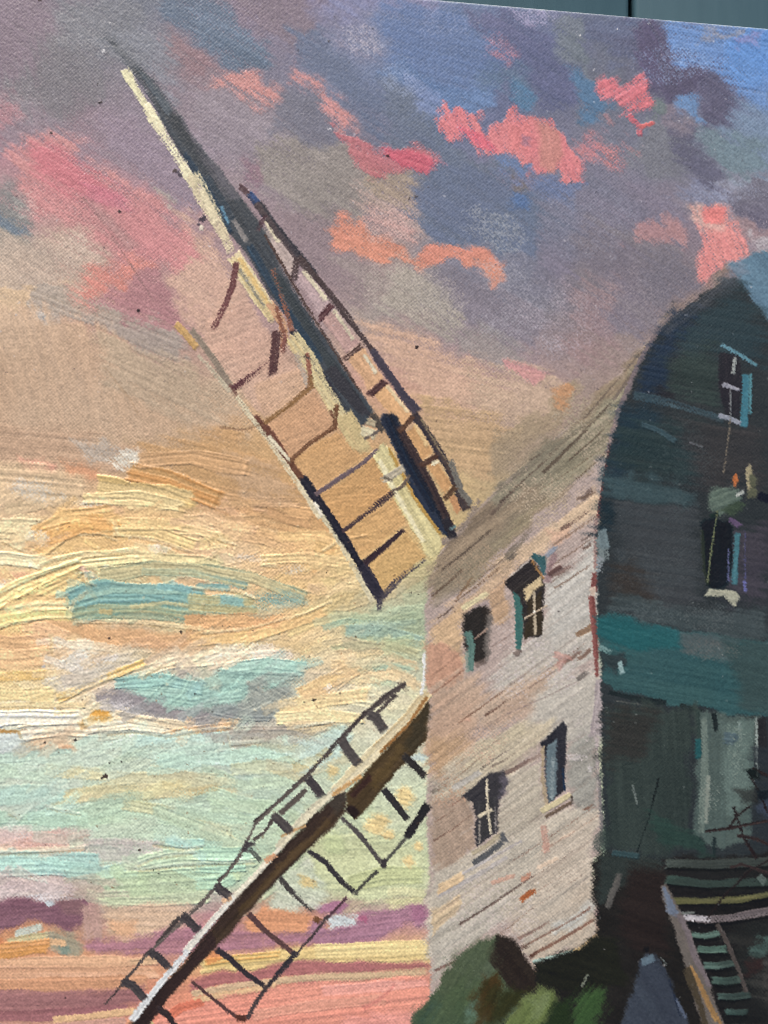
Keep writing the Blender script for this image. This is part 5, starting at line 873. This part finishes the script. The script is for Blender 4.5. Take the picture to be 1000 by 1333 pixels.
L2([(282, 1236), (300, 1248), (322, 1268), (346, 1284)], 6.5, '3a3438', dry=.08, fade=0); L2([(250, 1278), (272, 1296), (300, 1318), (312, 1326)], 5.5, '5a4240', dry=.14, fade=0); L2([(205, 1312), (218, 1322), (228, 1338)], 8, '3a3030', dry=.1); L2([(525, 984), (540, 998), (552, 1010)], 8, '33302e', dry=.16); L2([(500, 1028), (514, 1046), (532, 1068)], 7.5, '343233', dry=.12, fade=0)
BB = part('frame_bar', SAIL2, 'outer bar on the right of the lower sail')
dab([(557, 1048), (546, 1066), (530, 1090)], 12, '2c2a2c', h=.4, dry=.06, p=BB); dab([(528, 1092), (514, 1108), (500, 1124)], 4.5, '55554e', dry=.2, h=.3, p=BB); dab([(500, 1118), (500, 1128)], 8, '3a3638', p=BB); dab([(492, 1134), (478, 1146), (462, 1164)], 4.5, '4a4a44', dry=.1, h=.3, p=BB); dab([(452, 1168), (428, 1194)], 4, '5a4048', dry=.2, p=BB); dab([(428, 1192), (408, 1218), (386, 1242)], 4.5, '4f4444', dry=.1, h=.3, p=BB); dab([(386, 1240), (366, 1264), (348, 1286)], 7, '3c383c', dry=.06, h=.4, p=BB); dab([(348, 1284), (334, 1304), (322, 1326)], 5, '4a4040', dry=.2, h=.3, p=BB); dab([(308, 1326), (322, 1326)], 9, '5c3a30', dry=.1, p=BB); dab([(410, 1196), (418, 1200)], 8, '6f4c34', dry=.2)
dab([(108, 256), (135, 290), (166, 338), (200, 392)], 1.6, '7c625e', a=.6, dry=.3, h=-.2, keep=.9)
dab([(286, 556), (318, 560), (342, 552)], 1.8, '7a5c44', a=.6, dry=.25, h=-.4, keep=.9)
dab([(136, 478), (170, 520), (180, 540)], 1.6, 'a88a6c', a=.5, dry=.3, h=-.3, keep=.9)
# specks of dirt, and tiny pale gloss glints dotted into the colour
for x, y, r in [(88, 220, 2.6), (156, 275, 2.2), (66, 173, 2.2), (180, 404, 2.4), (543, 452, 2.6), (127, 110, 1.5), (131, 133, 2.4), (375, 39, 1.3), (325, 18, 1.3), (227, 223, 3.6), (428, 1026 - 972, 1.5), (541, 256, 2.6), (533, 258, 2), (505, 203, 2), (137, 1010, 4), (133, 1013, 2), (25, 1041, 1.2), (207, 1137, 1.4), (200, 1133, 1.2), (221, 1141, 1.2), (219, 1154, 1.2), (228, 1148, 1), (236, 823, 2.6), (142, 830, 2), (58, 967, 2.4), (98, 963, 2.2), (58, 976, 1.6), (254, 903, 2.4), (409, 911, 2.2), (396, 914, 1.6), (443, 902, 1.6), (485, 814, 1.6), (425, 745, 1.6), (330, 821, 1.4), (290, 815, 1.5), (402, 1054, 1.6), (568, 548, 1.4), (268, 644, 1.4), (573, 1227, 1.4), (158, 991, 1.6), (143, 993, 1.4), (424, 576, 1.2), (544, 774, 1.6), (535, 772, 1.5), (52, 0, 3), (44, -2, 2), (592, 796, 1.4), (727, 796, 1.3), (730, 764, 1.2), (50, 1309, 1), (85, 1299, 1.1), (247, 1241, 1.2), (15, 882, 1.5), (273, 1012, 1.3), (350, 1199, 1.2), (60, 1100, 1), (181, 1107, 3.0)]:
    blot(x, y, r * .68, '2a2224' if r < 2.9 else '3a2c2c', a=.85)
for k in range(260):
    x, y = 20 + rng.random() * 530, 620 + rng.random() * 540
    blot(x, y, .5 + rng.random() * .6, ['6a5038', '8a5a3a', '50483e'][k % 3], a=.55, h=.1)
for k in range(420):
    x, y = -40 + rng.random() * 1080, -45 + rng.random() * 560
    blot(x, y, .5 + rng.random() * .5, 'c8c6cc' if rng.random() < .6 else '3c3640', a=.5, h=.15)
for x, y, r in [(804, 38, 2.6), (845, 30, 2), (135, 67, 3), (143, 30, 2), (86, 50, 1.5), (773, 91, 1.2), (752, 40, 1.6), (756, 46, 1.6), (700, 1150, 1.2), (865, 1256, 1.4), (831, 1252, 1.4), (786, 1236, 1), (808, 1242, 1.2), (570, 215, 1.6), (72, 922, 4.5), (57, 868, 3), (430, 168, 1.5)]:
    blot(x, y, r * .6, 'd6d4d4', a=.8, h=.35)
for k in range(90):
    x, y = 780 + rng.random() * 300, 400 + rng.random() * 930
    blot(x, y, .5 + rng.random() * .5, '8a9290', a=.45, h=.15)
# bare pale edge where the canvas turns over
edge = sstep(3.2, 1.0, CB + (noise(XX, YY, 9, 6) - .5) * 1.6)
put((slice(None), slice(None)), edge * .75, np.broadcast_to(hx('9aa6ac'), col.shape), .0, .3)
# dry colour breaks on the threads: every edge is nibbled by the weave and the tooth of the ground
body = np.clip(hgt / .7, 0, 1) * .6
fine = np.array([1.0 if (n is None or n[0] in ('painted_sky', 'cloud', 'bush', 'shadowed_base', 'spar_edge')) else .42 for n in PARTS], np.float32)[pid]
sx = (WEAVE - .5) * 1.8 * (1 - body) + (fine_noise(XX, YY, 1.5, 41) - .5) * 2.6
sy = (fine_noise(XX, YY, 1.5, 42) - .5) * 2.4 * fine + np.roll(WEAVE - .5, 2, 1) * 1.6 * (1 - body)
ii = np.clip((YY - Y0 + sy).round().astype(np.int32), 0, H - 1); jj = np.clip((XX - X0 + sx).round().astype(np.int32), 0, W - 1)
wt = .9
col = col * (1 - wt) + col[ii, jj] * wt
pid = pid[ii, jj]
# weave and paint body together make the relief
thick = np.clip(hgt / .55, 0, 1)
relief = hgt * 1.15 + (WEAVE - .5) * (.44 - .34 * thick) + (fine_noise(XX, YY, 1.7, 21) - .5) * (.24 + .10 * thick) + (noise(XX, YY, 6, 23) - .5) * .12 * thick
lumi = np.clip(col.mean(-1), 0, 1)
grain = 1 + (((fine_noise(XX, YY, 1.9, 22) - .5) * .19 + (noise(XX, YY, 4.2, 24) - .5) * .03 + (WEAVE - .5) * (.11 - .08 * np.clip(hgt / .55, 0, 1))) * (.35 + .9 * lumi))[..., None]  # speckled pigment, with highlights on the raised threads tinted in
def blur3(a):
    a = (np.roll(a, 1, 0) + a * 2 + np.roll(a, -1, 0)) / 4
    return (np.roll(a, 1, 1) + a * 2 + np.roll(a, -1, 1)) / 4
col = col + (col - blur3(blur3(col))) * .55
relief = relief + (relief - blur3(blur3(relief))) * .5
grey = col @ np.array([.3, .55, .15], np.float32)
col = grey[..., None] + (col - grey[..., None]) * .91
col = np.clip(col * grain, .015, .97)
# ------------------------------------------------------------------ geometry
if bpy:
    def link(name, mesh, parent=None, mat=None):
        o = bpy.data.objects.new(name, mesh)
        COL.objects.link(o)
        if parent is not None:
            o.parent = parent
        if mat is not None and mesh is not None:
            mesh.materials.append(mat)
        return o

    def to_lin(c):
        return np.where(c <= .04045, c / 12.92, ((c + .055) / 1.055) ** 2.4)

    def nodes(name):
        m = bpy.data.materials.new(name)
        m.use_nodes = True
        n = m.node_tree
        return m, n, n.nodes['Principled BSDF']

    # oil paint: pigment from the board above, a thin uneven varnish, finest tooth of the ground as bump
    PAINT, nt, bs = nodes('oil_paint')
    at = nt.nodes.new('ShaderNodeAttribute'); at.attribute_name = 'pigment'
    tc = nt.nodes.new('ShaderNodeTexCoord')
    nz = nt.nodes.new('ShaderNodeTexNoise'); nz.inputs['Scale'].default_value = 2600; nz.inputs['Detail'].default_value = 3
    bp = nt.nodes.new('ShaderNodeBump'); bp.inputs['Strength'].default_value = .25; bp.inputs['Distance'].default_value = .0001
    n2 = nt.nodes.new('ShaderNodeTexNoise'); n2.inputs['Scale'].default_value = 30; n2.inputs['Detail'].default_value = 4
    mr = nt.nodes.new('ShaderNodeMapRange'); mr.inputs['To Min'].default_value = .34; mr.inputs['To Max'].default_value = .54
    nt.links.new(tc.outputs['Object'], nz.inputs['Vector']); nt.links.new(tc.outputs['Object'], n2.inputs['Vector'])
    nt.links.new(nz.outputs[0], bp.inputs['Height']); nt.links.new(bp.outputs[0], bs.inputs['Normal'])
    nt.links.new(n2.outputs[0], mr.inputs['Value']); nt.links.new(mr.outputs[0], bs.inputs['Roughness'])
    nt.links.new(at.outputs['Color'], bs.inputs['Base Color'])
    bs.inputs['Specular IOR Level'].default_value = .4

    # painting: an Empty at the foot of the stretched canvas, turned with it
    mid_a, mid_b = (CAN_A0 + CAN_A1) / 2, CAN_B1 / 2
    def to_photo(a, b):
        return AX + a * CR - b * SR, AY + a * SR + b * CR
    mx, my = to_photo(mid_a, mid_b)
    painting = link('oil_painting', None)
    painting.location = ((mx - 500) * S, (666.5 - my) * S, 0)
    painting.rotation_euler = (0, 0, -ROLL)
    painting['label'] = 'oil painting on canvas of an old windmill against a sunset sky'
    painting['category'] = 'painting'

    # paint film: one fine sheet, cut along the outlines of the painted things
    STEP = 1.15
    fa0, fa1, fb1 = -606, 524, 1388
    ga = np.concatenate([np.arange(CAN_A0, fa0, 5.0), np.arange(fa0, fa1, STEP), np.arange(fa1, CAN_A1, 5.0), [CAN_A1]])
    gb = np.concatenate([[0.0], np.arange(.6, fb1, STEP), np.arange(fb1, CAN_B1, 5.0), [CAN_B1]])
    A, B_ = np.meshgrid(ga, gb)
    px, py = to_photo(A, B_)
    def samp(arr, x, y):
        u = np.clip(x - X0, 0, W - 1.001); v = np.clip(y - Y0, 0, H - 1.001)
        j = u.astype(np.int32); i = v.astype(np.int32); fu = (u - j); fv = (v - i)
        if arr.ndim == 3:
            fu = fu[..., None]; fv = fv[..., None]
        return (arr[i, j] * (1 - fu) + arr[i, j + 1] * fu) * (1 - fv) + (arr[i + 1, j] * (1 - fu) + arr[i + 1, j + 1] * fu) * fv
    Z = samp(relief, px, py) * S
    edge_d = np.minimum(np.minimum(A - CAN_A0, CAN_A1 - A), np.minimum(B_, CAN_B1 - B_))
    rr = 4.0
    e = np.clip(edge_d / rr, 0, 1)
    Z = Z * e + THICK - rr * S * (1 - np.sqrt(np.clip(1 - (1 - e) ** 2, 0, 1)))
    C = to_lin(samp(col, px, py)) / GAIN - .009      # what the varnish adds is taken off the pigment
    C = np.clip(C, .004, .88).astype(np.float32)
    ny, nx = A.shape
    V = np.stack([(A - mid_a) * S, -(B_ - mid_b) * S, Z], -1).reshape(-1, 3).astype(np.float32)
    C4 = np.ones((ny * nx, 4), np.float32); C4[:, :3] = C.reshape(-1, 3)
    # normals of the whole sheet, so that the cuts between parts leave no seam
    ca, cb = (A[:-1, :-1] + A[1:, 1:]) / 2, (B_[:-1, :-1] + B_[1:, 1:]) / 2
    qx, qy = to_photo(ca, cb)
    cell = pid[np.clip(np.round(qy - Y0).astype(int), 0, H - 1), np.clip(np.round(qx - X0).astype(int), 0, W - 1)].ravel()
    idx = np.arange(ny * nx, dtype=np.int32).reshape(ny, nx)
    Q = np.stack([idx[:-1, :-1], idx[1:, :-1], idx[1:, 1:], idx[:-1, 1:]], -1).reshape(-1, 4)
    order = np.argsort(cell, kind='stable')
    bounds = np.searchsorted(cell[order], np.arange(len(PARTS) + 1))
    made = {}
    def film(k):
        if k in made:
            return made[k]
        name, par, label = PARTS[k]
        q = Q[order[bounds[k]:bounds[k + 1]]]
        if len(q) == 0:
            return None
        u, inv = np.unique(q, return_inverse=True)
        me = bpy.data.meshes.new(name)
        me.vertices.add(len(u)); me.vertices.foreach_set('co', V[u].ravel())
        n = len(q)
        me.loops.add(n * 4); me.loops.foreach_set('vertex_index', inv.reshape(-1).astype(np.int32))
        me.polygons.add(n)
        me.polygons.foreach_set('loop_start', np.arange(0, n * 4, 4, dtype=np.int32))
        ca_ = me.color_attributes.new('pigment', 'FLOAT_COLOR', 'POINT')
        ca_.data.foreach_set('color', C4[u].ravel())
        me.update(calc_edges=True)
        me.shade_smooth()
        parent = painting if par is None else (film(par) or painting)
        o = link(name, me, parent, PAINT)
        if label:
            o['label'] = label
        made[k] = o
        return o
    for k in range(1, len(PARTS)):
        film(k)

    # stretched canvas under the paint: sides, folded corners, and the stretcher bars behind it
    def boxmesh(name, b, bev=0.0, seg=2):
        import bmesh
        bm = bmesh.new()
        bmesh.ops.create_cube(bm, size=1)
        x0, x1, y0, y1, z0, z1 = b
        for v in bm.verts:
            v.co = ((x0 + x1) / 2 + v.co.x * (x1 - x0), (y0 + y1) / 2 + v.co.y * (y1 - y0), (z0 + z1) / 2 + v.co.z * (z1 - z0))
        if bev:
            bmesh.ops.bevel(bm, geom=bm.edges[:], offset=bev, segments=seg, affect='EDGES', profile=.5)
        me = bpy.data.meshes.new(name); bm.to_mesh(me); bm.free()
        me.shade_smooth() if bev else None
        return me
    LIN, nt, bs = nodes('primed_linen')
    tc = nt.nodes.new('ShaderNodeTexCoord'); wv = nt.nodes.new('ShaderNodeTexNoise'); wv.inputs['Scale'].default_value = 900
    rp = nt.nodes.new('ShaderNodeValToRGB'); rp.color_ramp.elements[0].color = (.30, .32, .33, 1); rp.color_ramp.elements[1].color = (.50, .50, .47, 1)
    nt.links.new(tc.outputs['Object'], wv.inputs['Vector']); nt.links.new(wv.outputs[0], rp.inputs[0]); nt.links.new(rp.outputs[0], bs.inputs['Base Color'])
    bs.inputs['Roughness'].default_value = .85
    hw, hh_ = (CAN_A1 - CAN_A0) / 2 * S, CAN_B1 / 2 * S
    g = .0001
    link('canvas', boxmesh('canvas', (-hw + g, hw - g, -hh_ + g, hh_ - g, .0012, THICK - rr * S - .0002)), painting, LIN)
    # painted deck boards underneath
    DECK, nt, bs = nodes('deck_paint')
    tc = nt.nodes.new('ShaderNodeTexCoord'); mp = nt.nodes.new('ShaderNodeMapping'); mp.inputs['Scale'].default_value = (60, 5, 60)
    nz = nt.nodes.new('ShaderNodeTexNoise'); nz.inputs['Scale'].default_value = 4; nz.inputs['Detail'].default_value = 6
    n3 = nt.nodes.new('ShaderNodeTexNoise'); n3.inputs['Scale'].default_value = 14; n3.inputs['Detail'].default_value = 5
    mx_ = nt.nodes.new('ShaderNodeMath'); mx_.operation = 'ADD'
    rp = nt.nodes.new('ShaderNodeValToRGB')
    rp.color_ramp.elements[0].position = .3; rp.color_ramp.elements[0].color = (.040, .086, .112, 1)
    rp.color_ramp.elements[1].position = .72; rp.color_ramp.elements[1].color = (.054, .110, .140, 1)
    mh = nt.nodes.new('ShaderNodeMath'); mh.operation = 'MULTIPLY'; mh.inputs[1].default_value = .5
    bp = nt.nodes.new('ShaderNodeBump'); bp.inputs['Strength'].default_value = .3; bp.inputs['Distance'].default_value = .0006
    nt.links.new(tc.outputs['Object'], mp.inputs['Vector']); nt.links.new(mp.outputs[0], nz.inputs['Vector']); nt.links.new(tc.outputs['Object'], n3.inputs['Vector'])
    nt.links.new(nz.outputs[0], mx_.inputs[0]); nt.links.new(n3.outputs[0], mx_.inputs[1]); nt.links.new(mx_.outputs[0], mh.inputs[0]); nt.links.new(mh.outputs[0], rp.inputs[0])
    nt.links.new(rp.outputs[0], bs.inputs['Base Color']); nt.links.new(nz.outputs[0], bp.inputs['Height']); nt.links.new(bp.outputs[0], bs.inputs['Normal'])
    bs.inputs['Roughness'].default_value = .6; bs.inputs['Specular IOR Level'].default_value = .2
    SOIL, nt, bs = nodes('soil')
    nz = nt.nodes.new('ShaderNodeTexNoise'); nz.inputs['Scale'].default_value = 12; nz.inputs['Detail'].default_value = 8
    rp = nt.nodes.new('ShaderNodeValToRGB'); rp.color_ramp.elements[0].color = (.02, .016, .012, 1); rp.color_ramp.elements[1].color = (.09, .075, .055, 1)
    nt.links.new(nz.outputs[0], rp.inputs[0]); nt.links.new(rp.outputs[0], bs.inputs['Base Color']); bs.inputs['Roughness'].default_value = .95
    ground_me = bpy.data.meshes.new('ground')
    ground_me.from_pydata([(-60, -60, -.06), (60, -60, -.06), (60, 60, -.06), (-60, 60, -.06)], [], [(0, 1, 2, 3)])
    ground = link('ground', ground_me, None, SOIL); ground['kind'] = 'structure'
    deck = link('deck', None); deck['kind'] = 'structure'; deck.location = (0, 0, -.03)
    JOINT = (823 - 500) * S * (CAM_D + THICK) / CAM_D      # the one joint seen past the canvas
    PITCH = .142
    board_me = boxmesh('board', (-PITCH / 2 + .0011, PITCH / 2 - .0011, -1.2, 1.2, 0, .03), .0018, 2)
    board_me.materials.append(DECK)
    jrng = random.Random(3)
    for k in range(-8, 9):
        o = bpy.data.objects.new('board', board_me); COL.objects.link(o); o.parent = deck
        o.location = (JOINT + (k + .5) * PITCH, jrng.uniform(-.05, .05), 0)
    joist_me = boxmesh('joist', (-1.25, 1.25, -.02, .02, -.028, -.0005), .001)
    joist_me.materials.append(DECK)
    for yy in (-1.0, -.35, .35, 1.0):
        o = bpy.data.objects.new('joist', joist_me); COL.objects.link(o); o.parent = deck; o.location = (0, yy, 0)
